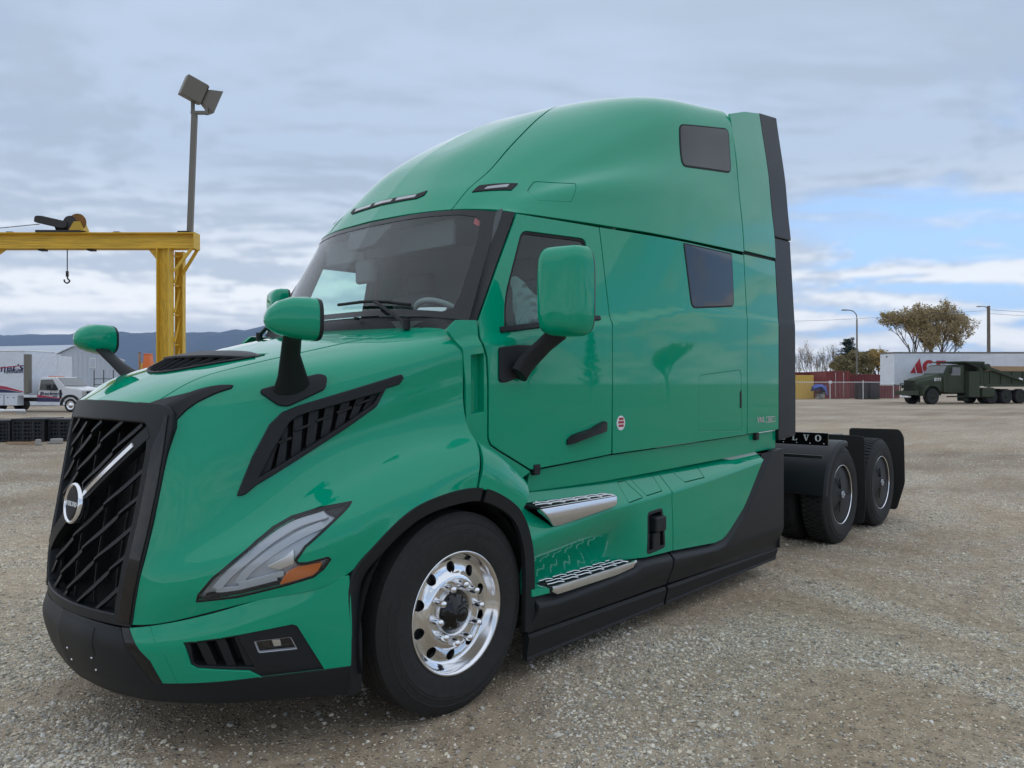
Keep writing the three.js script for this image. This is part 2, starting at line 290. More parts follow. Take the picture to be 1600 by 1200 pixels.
// ---------- the semi truck's body surfaces (nose towards -x, driver's side +z) ----------
const hoodNet = [
  [[.03, 1.575, 0], [.26, 1.682, 0], [.50, 1.775, 0], [.80, 1.86, 0], [1.08, 1.93, 0], [1.25, 1.965, 0]],
  [[.055, 1.572, .28], [.27, 1.68, .30], [.50, 1.765, .33], [.80, 1.845, .36], [1.09, 1.915, .40], [1.30, 1.96, .45]],
  [[.115, 1.555, .50], [.29, 1.667, .56], [.50, 1.728, .62], [.80, 1.80, .68], [1.11, 1.875, .76], [1.46, 1.958, .88]],
  [[.150, 1.53, .565], [.33, 1.612, .69], [.53, 1.65, .795], [.82, 1.715, .895], [1.13, 1.79, .992], [1.43, 1.87, 1.075]],
  [[.09, 1.30, .565], [.26, 1.36, .722], [.48, 1.40, .838], [.78, 1.50, .926], [1.11, 1.60, 1.012], [1.435, 1.70, 1.09]],
  [[.05, 1.05, .555], [.19, 1.12, .71], [.44, 1.20, .845], [.75, 1.335, .932], [1.10, 1.46, 1.012], [1.435, 1.55, 1.092]],
  [[.02, .90, .545], [.14, .95, .705], [.40, 1.06, .88], [.71, 1.21, .99], [1.08, 1.355, 1.045], [1.44, 1.425, 1.12]],
  [[0, .80, .535], [.10, .84, .715], [.355, .965, .945], [.68, 1.13, 1.085], [1.06, 1.28, 1.14], [1.45, 1.34, 1.18]],
  [[-.012, .70, .52], [.08, .735, .705], [.335, .84, .96], [.655, .99, 1.15], [1.02, 1.17, 1.205], [1.42, 1.24, 1.23]],
  [[-.02, .605, .507], [.075, .63, .675], [.335, .715, .93], [.63, .785, 1.14], [.97, 1.06, 1.23], [1.385, 1.12, 1.24]],
];
const hood = netSurf(hoodNet, 9, 80, 96); hood.flip = -1;
const hoodSide = sideView(hood, 3 / 9);
const bumperNet = [
  [[-.112, .60, 0], [-.088, .60, .28], [-.022, .595, .505], [.075, .625, .675], [.20, .668, .82], [.335, .714, .93], [.50, .765, 1.05], [.66, .805, 1.16]],
  [[-.135, .52, 0], [-.11, .52, .285], [-.04, .515, .515], [.06, .535, .69], [.185, .565, .835], [.325, .60, .945], [.495, .64, 1.065], [.66, .665, 1.175]],
  [[-.125, .44, 0], [-.098, .44, .285], [-.025, .44, .52], [.072, .455, .69], [.195, .475, .835], [.33, .50, .945], [.50, .525, 1.065], [.66, .545, 1.18]],
  [[-.095, .35, 0], [-.068, .35, .285], [.005, .352, .52], [.10, .36, .69], [.215, .37, .83], [.345, .38, .94], [.505, .39, 1.06], [.66, .40, 1.175]],
  [[-.045, .26, 0], [-.02, .26, .28], [.045, .262, .51], [.135, .264, .67], [.25, .266, .81], [.375, .268, .915], [.53, .27, 1.04], [.67, .27, 1.15]],
];
const bumper = netSurf(bumperNet, 6, 84, 64); bumper.flip = -1;
const bumperSide = sideView(bumper, 0);
const roofNet = [
  [[1.68, 2.70, 0], [1.86, 2.925, 0], [2.19, 3.245, 0], [2.85, 3.64, 0], [3.70, 3.93, 0], [4.54, 4.02, 0]],
  [[1.70, 2.695, .38], [1.88, 2.912, .38], [2.22, 3.23, .40], [2.90, 3.62, .44], [3.72, 3.92, .52], [4.54, 4.01, .56]],
  [[1.77, 2.69, .66], [1.95, 2.88, .67], [2.33, 3.16, .69], [3.00, 3.54, .74], [3.75, 3.85, .84], [4.54, 3.965, .90]],
  [[1.84, 2.685, .79], [2.04, 2.84, .82], [2.43, 3.05, .86], [3.08, 3.38, .93], [3.78, 3.69, 1.01], [4.54, 3.85, 1.065]],
  [[1.89, 2.68, .865], [2.10, 2.80, .905], [2.49, 2.965, .945], [3.12, 3.20, 1.013], [3.80, 3.42, 1.078], [4.54, 3.52, 1.12]],
  [[1.925, 2.675, .905], [2.14, 2.77, .96], [2.53, 2.90, 1.042], [3.14, 3.05, 1.112], [3.80, 3.16, 1.142], [4.54, 3.20, 1.15]],
  [[1.95, 2.67, .935], [2.17, 2.72, .995], [2.57, 2.77, 1.075], [3.16, 2.86, 1.14], [3.80, 2.92, 1.168], [4.54, 2.95, 1.178]],
  [[1.98, 2.665, .96], [2.19, 2.665, 1.02], [2.60, 2.672, 1.10], [3.17, 2.69, 1.16], [3.80, 2.708, 1.185], [4.54, 2.73, 1.192]],
];
const roof = netSurf(roofNet, 10, 80, 80); roof.flip = -1;
const roofSide = sideView(roof, 2.5 / 7);
const bodyW = table([[1.1, 1.03], [1.4, 1.095], [1.7, 1.14], [2.1, 1.172], [2.6, 1.20], [3.3, 1.217], [4.5, 1.224], [5.6, 1.215]]);
const beltY = (x) => 1.86 + .155 * (Math.min(x, 3.6) - 1.5);
const tumble = table([[1.4, .215], [2.0, .20], [2.6, .145], [3.2, .085], [3.8, .058], [5.6, .055]]);
function sideZ(x, y) {
  const s = y - beltY(x), k = 1 - .75 * sstep(2.7, 3.7, x);   // the belt crease dies out along the sleeper
  const soft = (t, w) => t > w ? t - w / 2 : t < 0 ? 0 : t * t / (2 * w);
  return bodyW(x) - tumble(x) * soft(s, .08) - .022 * k * sstep(-.015, .045, s) - .012 * soft(1.55 - y, .5) - .03 * soft(y - 2.9, .5);
}
const side = { P: (x, y) => V(x, y, sideZ(x, y)), du: .004, dv: .004, flip: 1 };
// windshield: bottom edge, top edge
const glassNet = [
  [[1.685, 2.69, 0], [1.705, 2.687, .38], [1.765, 2.682, .64], [1.83, 2.675, .77], [1.93, 2.665, .90]],
  [[1.50, 2.37, 0], [1.52, 2.37, .40], [1.585, 2.36, .67], [1.66, 2.345, .81], [1.765, 2.335, .93]],
  [[1.30, 2.035, 0], [1.32, 2.035, .42], [1.40, 2.03, .68], [1.49, 2.02, .83], [1.615, 2.00, .955]],
];
const glass = netSurf(glassNet, 4, 60, 40); glass.flip = -1;
// ---------- semi truck: cab, hood, fairings ----------
const truck = thing('semi_truck', 'green sleeper-cab semi truck tractor filling the foreground', 'truck');
const ij = (s, pts) => pts.map(([c, r]) => s.ij(c, r));
const uvCell = { cell: 1 / 64, cv: 1 / 64 };
// hood: top (one piece across), side panels with openings for headlight and intake
const HEAD = [[.150, .718], [.153, .752], [.192, .82], [.262, .895], [.346, .973], [.415, 1.025], [.489, 1.066], [.592, 1.101], [.713, 1.12], [.692, 1.097], [.6, 1.024], [.501, .939], [.466, .886], [.472, .874], [.503, .873], [.58, .891], [.592, .879], [.566, .839], [.529, .805], [.42, .771], [.276, .732]];
const INTAKE = [[.332, 1.157], [.398, 1.323], [.475, 1.463], [.528, 1.515], [.60, 1.545], [.886, 1.631], [1.087, 1.692], [1.094, 1.679], [1.074, 1.653], [1.004, 1.632], [.955, 1.544], [.807, 1.446], [.402, 1.203], [.356, 1.164]];
const INTAKE_IN = [[.405, 1.219], [.47, 1.35], [.548, 1.475], [.584, 1.503], [.63, 1.52], [.995, 1.618], [.945, 1.548], [.823, 1.468]];
const FIN = [[0, 3.36], [.06, 3.28], [.25, 3.10], [.44, 3.0], [.81, 2.93], [1.13, 2.90], [1.19, 2.81], [.85, 2.58], [.5, 2.34], [.25, 1.9], [.10, 1.74], [0, 1.70]];
const SEAM = 1.76, G = .03;
{
  const top = ij(hood, [[0, 0], [5, 0], [5, SEAM - G], [.16, SEAM - G], [0, SEAM - G - .1]]);
  mesh('hood', bothSides(panel(hood, top, { ...uvCell, lip: .02 })), M.paint, truck);
  const outline = ij(hood, [[.10, SEAM + G], [5, SEAM + G], [5, 9], [0, 9], ...FIN.slice(0, -2).map(([c, r]) => [c + .02, r + .015])]);
  const toUv = (p) => dense(p, .03).map(([x, y]) => hoodSide.find(x, y));
  const g = panel(hood, outline, { holes: [toUv(inset(HEAD, .006)), toUv(inset(INTAKE, .008))], cell: 1 / 90, cv: 1 / 110, lip: .02, step: 1 / 120 });
  both('hood_side', g, M.paint, truck);
  both('grille_surround_fin', panel(hood, ij(hood, FIN), { cell: 1 / 90, cv: 1 / 110, off: .004, lip: .03 }), M.plastic, truck);
  both('grille_surround_edge', panel(hood, ij(hood, [[0.01, 3.33], [.06, 3.26], [.25, 3.08], [.44, 2.98], [.81, 2.91], [1.13, 2.885], [1.165, 2.82], [.8, 2.64], [.45, 2.60], [.2, 2.62], [.01, 2.75]]), { cell: 1 / 90, cv: 1 / 110, off: .009, lip: .006, roll: .004 }), M.plastic, truck);
}
// headlights
{
  const rim = panel(hoodSide, HEAD, { holes: [inset(HEAD, .006)], cell: .012, off: .0015, lip: .03 });
  const back = panel(hoodSide, inset(HEAD, -.01), { cell: .02, off: -.032, lip: 0 });
  const wall = panel(hoodSide, inset(HEAD, .002), { holes: [inset(HEAD, .004)], cell: .014, off: -.002, lip: .03 });
  const lens = panel(hoodSide, inset(HEAD, .008), { cell: .014, off: .0025, lip: .006 });
  // nested light guides: along the upper edge, folded back along the lower one
  const strip = (line, w) => { const c = spline(line, 8), L = [], R2 = []; c.forEach((p, i) => { const a = c[Math.max(0, i - 1)], b = c[Math.min(c.length - 1, i + 1)], l = Math.hypot(b[0] - a[0], b[1] - a[1]), n = [-(b[1] - a[1]) / l, (b[0] - a[0]) / l]; L.push([p[0] + n[0] * w / 2, p[1] + n[1] * w / 2]); R2.unshift([p[0] - n[0] * w / 2, p[1] - n[1] * w / 2]); }); return [...L, ...R2]; };
  const g1 = join([[[.60, 1.075], [.48, 1.035], [.36, .955], [.25, .845], [.205, .772]], [[.58, 1.035], [.49, .995], [.39, .93], [.305, .85], [.272, .79]]].map((l, i) => panel(hoodSide, strip(l, .026), { cell: .02, off: -.010 - i * .006, lip: .018 })));
  const g2 = join([[[.205, .765], [.28, .765], [.40, .80]], [[.275, .785], [.34, .80], [.42, .826]]].map((l) => panel(hoodSide, strip(l, .020), { cell: .02, off: -.013, lip: .018 })));
  const proj = panel(hoodSide, roundPoly([[.365, .862], [.43, .90], [.455, .93], [.455, .868], [.405, .845]], .008), { cell: .02, off: -.014, lip: .016 });
  const amber = panel(hoodSide, roundPoly([[.413, .779], [.433, .827], [.47, .853], [.557, .866], [.545, .835], [.527, .812]], .006), { cell: .015, off: -.006, lip: .02 });
  const blackTip = panel(hoodSide, inset([[.60, 1.09], [.70, 1.112], [.672, 1.085], [.64, 1.06]], .003), { cell: .02, off: -.012, lip: .02 });
  const sill = panel(hoodSide, [[.168, .727], [.28, .745], [.42, .779], [.41, .795], [.28, .757], [.175, .742]], { cell: .02, off: -.008, lip: .03 });
  for (const sgn of [1, -1]) {
    const t = new THREE.Group(); t.name = 'headlight'; truck.add(t);
    const f = sgn > 0 ? (g) => g : mirrorZ;
    mesh('bezel', f(rim), M.gloss, t); mesh('housing_wall', f(wall), M.lampGrey, t); mesh('housing', f(back), M.lampGrey, t); mesh('light_guide', f(g1), M.guide, t); mesh('light_guide', f(g2), M.guide, t);
    mesh('projector', f(proj), M.satin, t); mesh('amber_marker', f(amber), M.amber, t); mesh('dark_trim', f(blackTip), M.darkPlastic, t); mesh('dark_trim', f(sill), M.darkPlastic, t); mesh('lens', f(lens), M.lens, t);
  }
}
// side intakes on the hood
{
  const frame = panel(hoodSide, INTAKE, { holes: [INTAKE_IN], cell: .012, off: .012, lip: .05, roll: .006 });
  const back = panel(hoodSide, inset(INTAKE, -.01), { cell: .03, off: -.075, lip: 0 });
  const lo = [[.405, 1.219], [.823, 1.468], [.945, 1.548]], hi = [[.47, 1.35], [.548, 1.475], [.63, 1.52], [.995, 1.618]];
  const along = (l, t) => { const L = []; let s = 0; for (let i = 0; i < l.length - 1; i++) { L.push(Math.hypot(l[i + 1][0] - l[i][0], l[i + 1][1] - l[i][1])); s += L[i]; } let d = t * s; for (let i = 0; i < L.length; i++) { if (d <= L[i] || i === L.length - 1) return [lerp(l[i][0], l[i + 1][0], d / L[i]), lerp(l[i][1], l[i + 1][1], d / L[i])]; d -= L[i]; } };
  const slats = []; for (let k = 0; k < 8; k++) { const t0 = (k + .22) / 8, t1 = (k + .78) / 8, u0 = (k + .35) / 8, u1 = (k + .88) / 8; slats.push(panel(hoodSide, [along(lo, t0), along(lo, t1), along(hi, u1), along(hi, u0)], { cell: .03, off: -.014, lip: .03, roll: .004 })); }
  const nub = []; for (let k = 0; k < 5; k++) { const a = along(lo, .18 + k * .17), b = along(hi, .2 + k * .17), m = [lerp(a[0], b[0], .62), lerp(a[1], b[1], .62)]; nub.push(panel(hoodSide, [[m[0] - .035, m[1] - .012], [m[0] + .035, m[1] + .012], [m[0] + .035, m[1] + .02], [m[0] - .035, m[1] - .004]], { cell: .04, off: -.006, lip: .01 })); }
  for (const sgn of [1, -1]) {
    const t = new THREE.Group(); t.name = 'side_intake'; truck.add(t); const f = sgn > 0 ? (g) => g : mirrorZ;
    mesh('frame', f(frame), M.plastic, t); mesh('backing', f(back), M.darkPlastic, t); slats.forEach((s) => mesh('slat', f(s), M.plastic, t)); nub.forEach((q) => mesh('clip', f(q), M.darkPlastic, t));
  }
}
// grille
const grilleXc = table([[.56, -.110], [.8, -.098], [1.05, -.058], [1.3, -.018], [1.5, .016], [1.6, .04]]);
const grilleHalf = table([[.56, .50], [.605, .507], [.8, .535], [1.05, .555], [1.3, .566], [1.55, .556]]);
const grille = { P: (z, y) => V(grilleXc(y) + .34 * z * z, y, z), du: .004, dv: .004, flip: 1 };
{
  const t = new THREE.Group(); t.name = 'grille'; truck.add(t);
  const sideL = [.60, .75, .9, 1.05, 1.2, 1.35, 1.46].map((y) => [grilleHalf(y) + .012 + .02 * sstep(1.3, 1.46, y), y]);
  const topE = [[.582, 1.52], [.555, 1.545], [.50, 1.556], [.28, 1.566], [0, 1.569]];
  const outer = [...sideL, ...topE, ...topE.slice(0, -1).reverse().map(([z, y]) => [-z, y]), ...sideL.slice().reverse().map(([z, y]) => [-z, y])];
  const inL = [.635, .8, 1.0, 1.2, 1.36].map((y) => [grilleHalf(y) - .085, y]), inT = [[.462, 1.462], [.44, 1.482], [.2, 1.490]];
  const inner = [...inL, ...inT, ...inT.slice().reverse().map(([z, y]) => [-z, y]), ...inL.slice().reverse().map(([z, y]) => [-z, y])];
  mesh('grille_frame', panel(grille, outer, { holes: [inner], cell: .03, off: .004, lip: .07, roll: .008 }), M.plastic, t);
  // the glossy outer edge of the frame
  const edge = (s) => [[.615, .02], [.8, .022], [1.0, .024], [1.2, .026], [1.36, .03], [1.44, .035], [1.51, .035]];
  const e1 = edge().map(([y, w]) => [grilleHalf(y) + .008, y]), e2 = edge().map(([y, w]) => [grilleHalf(y) + .004 - .056 * (1 - sstep(1.34, 1.51, y)), y]).reverse();
  both('gloss_trim', panel(grille, [...e1, ...e2], { cell: .03, off: .010, lip: .012, roll: .004 }), M.gloss, t);
  { const ring = (d, k) => dense(inset(inner, -.03 - k), .08).map(([z, y]) => { const p = grille.P(z, y); return [p.x + d, p.y, p.z]; }); mesh('radiator_duct', loft([ring(.05, 0), ring(.16, 0), ring(.30, 0)], { capA: false, crease: .5 }), M.darkPlastic, t); }
  // diagonal bars, rising towards the driver's side, each with staggered thick and thin runs
  for (let k = 0; k < 14; k++) {
    const y0 = .20 + k * .122, pts = [];
    for (let z = -.52; z <= .5201; z += .02) { const y = y0 + .66 * z + .17 * z * z; const half = grilleHalf(y) - .075; if (y > .63 && y < 1.482 && Math.abs(z) < half) pts.push([z, y]); }
    if (pts.length < 4 || k === 7) continue;
    const ring = pts.map(([z, y], i) => { const ph = ((z * 4.2 + k * .5) % 1 + 1) % 1, w = .0048 + .0035 * sstep(.0, .5, ph) * (1 - sstep(.86, 1, ph)); const f = .018 + .012 * sstep(0, .6, ph), x = grilleXc(y) + .34 * z * z; return [[x + f - .012, y + w, z - w * .6], [x + f - .014, y - w, z + w * .6], [x + .034, y - w * .4, z + w * .3], [x + .034, y + w * .3, z - w * .2]]; });
    mesh('bar', loft(ring, { crease: .5 }), M.plastic, t);
  }
  for (const z of [-.345, -.02, .185, .35]) { const r = []; for (let y = .64; y <= 1.48; y += .06) { const x = grilleXc(y) + .34 * z * z, zz = z + (y - 1.05) * .02; r.push([[x + .05, y, zz - .005], [x + .05, y, zz + .005], [x + .062, y, zz + .004], [x + .062, y, zz - .004]]); } mesh('post', loft(r, { crease: .4 }), M.darkPlastic, t); }
  // black carrier and bright strip from the emblem up to the corner and down to the other
  const run = (z) => 1.085 + .66 * z + .17 * z * z;
  const band = (z0, z1, w, off, d) => { const r = []; for (let i = 0; i <= 16; i++) { const z = lerp(z0, z1, i / 16), y = run(z), x = grilleXc(y) + .34 * z * z - off; r.push([[x, y + w, z - w * .55], [x, y - w, z + w * .55], [x + d, y - w, z + w * .55], [x + d, y + w, z - w * .55]]); } return loft(r, { crease: .4 }); };
  mesh('emblem_bar', band(-.47, .475, .024, .006, .05), M.plastic, t);
  mesh('bright_strip', band(.05, .40, .0085, .012, .02), M.chrome, t);
  const em = new THREE.Group(); em.name = 'emblem'; t.add(em);
  const ey = run(0), ex = grilleXc(ey); em.position.set(ex - .012, ey, 0); em.rotation.set(0, 0, -.14); 
  const turn = (g) => g.rotateZ(Math.PI / 2);   // lathe axis to -x
  mesh('ring', turn(lathe([[.082, -.03], [.097, -.03], [.098, 0], [.096, .014], [.090, .019], [.084, .017], [.081, .010]])), M.chrome, em);
  mesh('disc', turn(lathe([[.0001, .012], [.05, .013], [.083, .011], [.083, -.03]])), M.darkPlastic, em);
}
// bumper
{
  const b = new THREE.Group(); b.name = 'bumper'; truck.add(b);
  const P = (pts, o = {}) => panel(bumper, ij(bumper, pts), { cell: 1 / 80, cv: 1 / 40, lip: .02, ...o });
  mesh('center_panel', bothSides(P([[0, .10], [1.80, .10], [2.06, 1.2], [2.42, 2.96], [0, 2.96]])), M.plastic, b);
  both('gloss_strip', P([[1.84, .08], [2.02, .08], [2.55, 1.8], [2.66, 2.96], [2.46, 2.96], [2.12, 1.3]]), M.gloss, b);
  both('corner_panel', P([[2.05, .06], [2.55, .04], [2.95, 1.7], [3.05, 2.96], [2.70, 2.96], [2.58, 1.8]]), M.paint, b);
  const FOG = [[.098, .555], [.285, .584], [.455, .613], [.475, .603], [.585, .378], [.384, .364], [.357, .374], [.312, .408], [.15, .428], [.128, .446]];
  const fogUv = dense(inset(FOG, .004), .02).map(([x, y]) => bumperSide.find(x, y));
  both('side_panel', P([[2.58, .04], [7, .04], [7, 2.96], [3.08, 2.96], [2.98, 1.7]], { holes: [fogUv], cell: 1 / 110, cv: 1 / 60 }), M.paint, b);
  mesh('lower_lip', bothSides(P([[0, 3.02], [7, 3.02], [7, 4], [0, 4]], { lip: .03, roll: .008 })), M.plastic, b);
  const lampHole = roundPoly([[.318, .545], [.452, .553], [.480, .488], [.338, .482]], .012), louver = [[.118, .547], [.27, .573], [.335, .420], [.152, .438], [.135, .452]];
  const lampAt = (off, poly, o = {}) => panel(bumperSide, poly, { cell: .018, off, lip: .03, ...o });
  for (const sgn of [1, -1]) {
    const t = new THREE.Group(); t.name = 'fog_lamp_housing'; b.add(t); const f = sgn > 0 ? (g) => g : mirrorZ;
    mesh('housing', f(lampAt(-.008, FOG, { holes: [lampHole, louver], lip: .07, roll: .006 })), M.plastic, t);
    mesh('cavity', f(lampAt(-.085, inset(FOG, -.005), { lip: 0 })), M.darkPlastic, t);
    for (let k = 0; k < 3; k++) { const x = .135 + k * .06; mesh('vane', f(lampAt(-.02, [[x, .553 + k * .01], [x + .026, .556 + k * .01], [x + .072, .428], [x + .046, .431]], { lip: .05 })), M.plastic, t); }
    mesh('reflector', f(lampAt(-.04, inset(lampHole, -.004), { lip: 0 })), M.gloss, t);
    mesh('led', f(lampAt(-.034, [[.385, .53], [.41, .53], [.415, .505], [.392, .505]], { cell: .03, lip: .004 })), M.chrome, t);
    mesh('lamp_rim', f(lampAt(-.012, lampHole, { holes: [inset(lampHole, .005)], lip: .02 })), M.lampGrey, t);
    mesh('lamp_lens', f(lampAt(-.016, inset(lampHole, .003), { lip: .004 })), M.lens, t);
  }
  // seal between bumper and hood, number plate recess, screws
  const seal = []; for (let c = 2.1; c <= 7; c += .25) { const [u, v] = bumper.ij(c, 0), p = bumper.P(u, v); seal.push([[p.x + .012, p.y + .012, p.z - .012], [p.x + .045, p.y + .02, p.z - .04], [p.x + .045, p.y - .03, p.z - .04], [p.x + .012, p.y - .01, p.z - .012]]); }
  both('seal', loft(seal), M.darkPlastic, b);
  mesh('plate_recess', P([[.15, .4], [1.15, .4], [1.15, 1.9], [.15, 1.9]], { off: .003, lip: .004 }), M.plastic, b);
  const screws = []; for (const [c, r] of [[.25, 2.1], [.25, 2.75], [1.05, 2.1], [1.05, 2.75]]) { const [u, v] = bumper.ij(c, r), p = bumper.P(u, v); screws.push(plain(new THREE.SphereGeometry(.006, 8, 6)).translate(p.x - .002, p.y, p.z)); }
  screws.forEach((q) => mesh('screw', q, M.satin, b));
  mesh('underside', bothSides(sheet(Array.from({ length: 8 }, (_, i) => { const p = bumperNet[4][i]; return [[p[0] + .01, p[1] + .01, p[2]], [Math.max(p[0], .55), .30, Math.min(p[2], 1.0) * .92]]; }))), M.darkPlastic, b);
}
// scoop across the middle of the hood: a black brim over a row of leaning slats
{
  const t = new THREE.Group(); t.name = 'hood_scoop'; truck.add(t);
  const topY2 = (x, z) => { z = Math.abs(z); let best = 1e9, u = .3, v = .05; for (let a = 0; a <= 80; a += 2) for (let b2 = 0; b2 <= 40; b2 += 2) { const c = (b2 * 81 + a) * 3, d = (hood.grid[c] - x) ** 2 + (hood.grid[c + 2] - z) ** 2; if (d < best) { best = d; u = a / 80; v = b2 / 96; } }
    for (let k = 0; k < 6; k++) { const e = 1e-3, p = hood.P(u, v), pu = hood.P(u + e, v).sub(p).divideScalar(e), pv = hood.P(u, v + e).sub(p).divideScalar(e), rx = x - p.x, rz = z - p.z, det = pu.x * pv.z - pu.z * pv.x; if (Math.abs(det) < 1e-9) break; u = clamp(u + (rx * pv.z - rz * pv.x) / det, 0, 1); v = clamp(v + (rz * pu.x - rx * pu.z) / det, 0, .6); } return hood.P(u, v).y; };
  const ZE = .47, n = 24, low = [], front = [], mid = [], rear = [], under = [];
  for (let i = 0; i <= n; i++) { const q = i / n * 2 - 1, z = q * ZE, w = 1 - q * q, xl = .60 - .285 * w ** .8, xb = .605 - .185 * w ** .8, xr = .635 + .06 * w, h = .050 * w ** .8; low.push([xl, topY2(xl, z) + .003, z]); front.push([xb, topY2(xb, z) + h, z]); mid.push([lerp(xb, xr, .5), topY2(lerp(xb, xr, .5), z) + h * .62 + .004, z]); rear.push([xr, topY2(xr, z) + .0025, z]); under.push([xb + .05, topY2(xb + .05, z) + .004, z]); }
  mesh('brim', sheet([front, mid, rear], .010, V(0, 1, 0)), M.plastic, t);
  mesh('throat', sheet([low, under, front.map((p) => [p[0] + .04, p[1] - .006, p[2]])]), M.darkPlastic, t);
  mesh('lower_trim', tube(low.map((p) => [p[0], p[1] + .002, p[2]]), .006, 60, 6), M.plastic, t);
  for (let i = 2; i < n - 1; i += 2) { const a = low[i], b2 = front[Math.min(n, i + 1)]; mesh('slat', beam([a[0] + .015, a[1] + .004, a[2]], [b2[0] + .02, b2[1] - .010, b2[2]], .018, .006, V(0, .2, 1)), M.plastic, t); }
}
// cowl and windshield
{
  const hoodRear = [0, .6, 1.2, 1.9, 2.4, 2.8].map((r) => { const [u, v] = hood.ij(5, r); return hood.P(u, v); }), gl = [0, 1, 2, 2.8, 3.4, 4].map((c) => { const [u, v] = glass.ij(c, 2); return glass.P(u, v); });
  const rows = [0, .35, .7, 1].map((t) => [...hoodRear.map((p, i) => { const q = gl[i], b = Math.sin(t * Math.PI) * .012; return [lerp(p.x - .012, q.x + .01, t), lerp(p.y - .012, q.y - .002, t) + b, lerp(p.z, q.z, t)]; })]);
  const full = rows.map((r) => [...r.slice(1).reverse().map((p) => [p[0], p[1], -p[2]]), ...r]);
  mesh('cowl', sheet(full.map((r) => spline(r, 4)), .006, V(0, 1, 0)), M.plastic, truck);
  const ws = new THREE.Group(); ws.name = 'windshield'; truck.add(ws);
  const all = ij(glass, [[0, 0], [4, 0], [4, 2], [0, 2]]);
  mesh('glass', bothSides(panel(glass, all, { cell: 1 / 24, cv: 1 / 14, lip: 0 })), M.glass, ws);
  const innerEdge = ij(glass, [[0, .10], [2.6, .10], [3.25, .13], [3.42, .22], [3.5, .6], [3.5, 1.6], [3.42, 1.82], [3.1, 1.9], [0, 1.9]]);
  mesh('frit_border', bothSides(join(panel(glass, [...ij(glass, [[0, 0], [4, 0], [4, 2], [0, 2]]), ...innerEdge.slice().reverse()], { cell: 1 / 30, cv: 1 / 30, off: .0025, lip: 0 }))), M.frit, ws);
  const cam = ij(glass, [[0, .1], [.55, .1], [.32, .52], [0, .56]]);
  mesh('camera_housing', bothSides(panel(glass, cam, { cell: 1 / 20, cv: 1 / 20, off: -.006, lip: .03 })), M.plastic, ws);
  mesh('inspection_sticker', panel(glass, ij(glass, [[3.18, .14], [3.40, .2], [3.40, .30], [3.18, .25]]), { cell: .1, off: -.003, lip: 0 }), M.red, ws);
  mesh('paper_tag', panel(glass, ij(glass, [[2.25, 1.835], [3.20, 1.80], [3.18, 1.875], [2.18, 1.895]]), { cell: .1, off: -.012, lip: 0 }), M.white, ws);
  // wipers
  const onG = (c, r, off) => { const [u, v] = glass.ij(c, r), p = glass.P(u, v), n = normalOf(glass, u, v); return p.addScaledVector(n, off).toArray(); };
  for (const sgn of [1, -1]) {
    const t = new THREE.Group(); t.name = 'wiper'; truck.add(t); const f = sgn > 0 ? (q) => q : (q) => [q[0], q[1], -q[2]];
    const pivot = onG(2.45, 2, .01); pivot[0] -= .10; pivot[1] -= .055; const elbow = f(onG(1.15, 1.80, .045));
    mesh('arm', join(beam(f(pivot), elbow, .026, .014), rod(f([pivot[0], pivot[1] - .03, pivot[2]]), f([pivot[0], pivot[1] + .02, pivot[2]]), .022)), M.plastic, t);
    mesh('blade', join(tube([onG(2.05, 1.84, .02), onG(1.15, 1.79, .03), onG(.3, 1.77, .02)].map(f), .009, 20, 6), beam(f(onG(1.5, 1.81, .034)), f(onG(.8, 1.78, .034)), .012, .012)), M.darkPlastic, t);
  }
  const nozz = []; for (const c of [.9, 2.2]) for (const s of [1, -1]) { const p = onG(c, 2, 0); nozz.push(box(.03, .016, .02, p[0] - .035, p[1] - .012, s * p[2], .004)); }
  mesh('washer_nozzles', join(nozz), M.darkPlastic, truck);
}
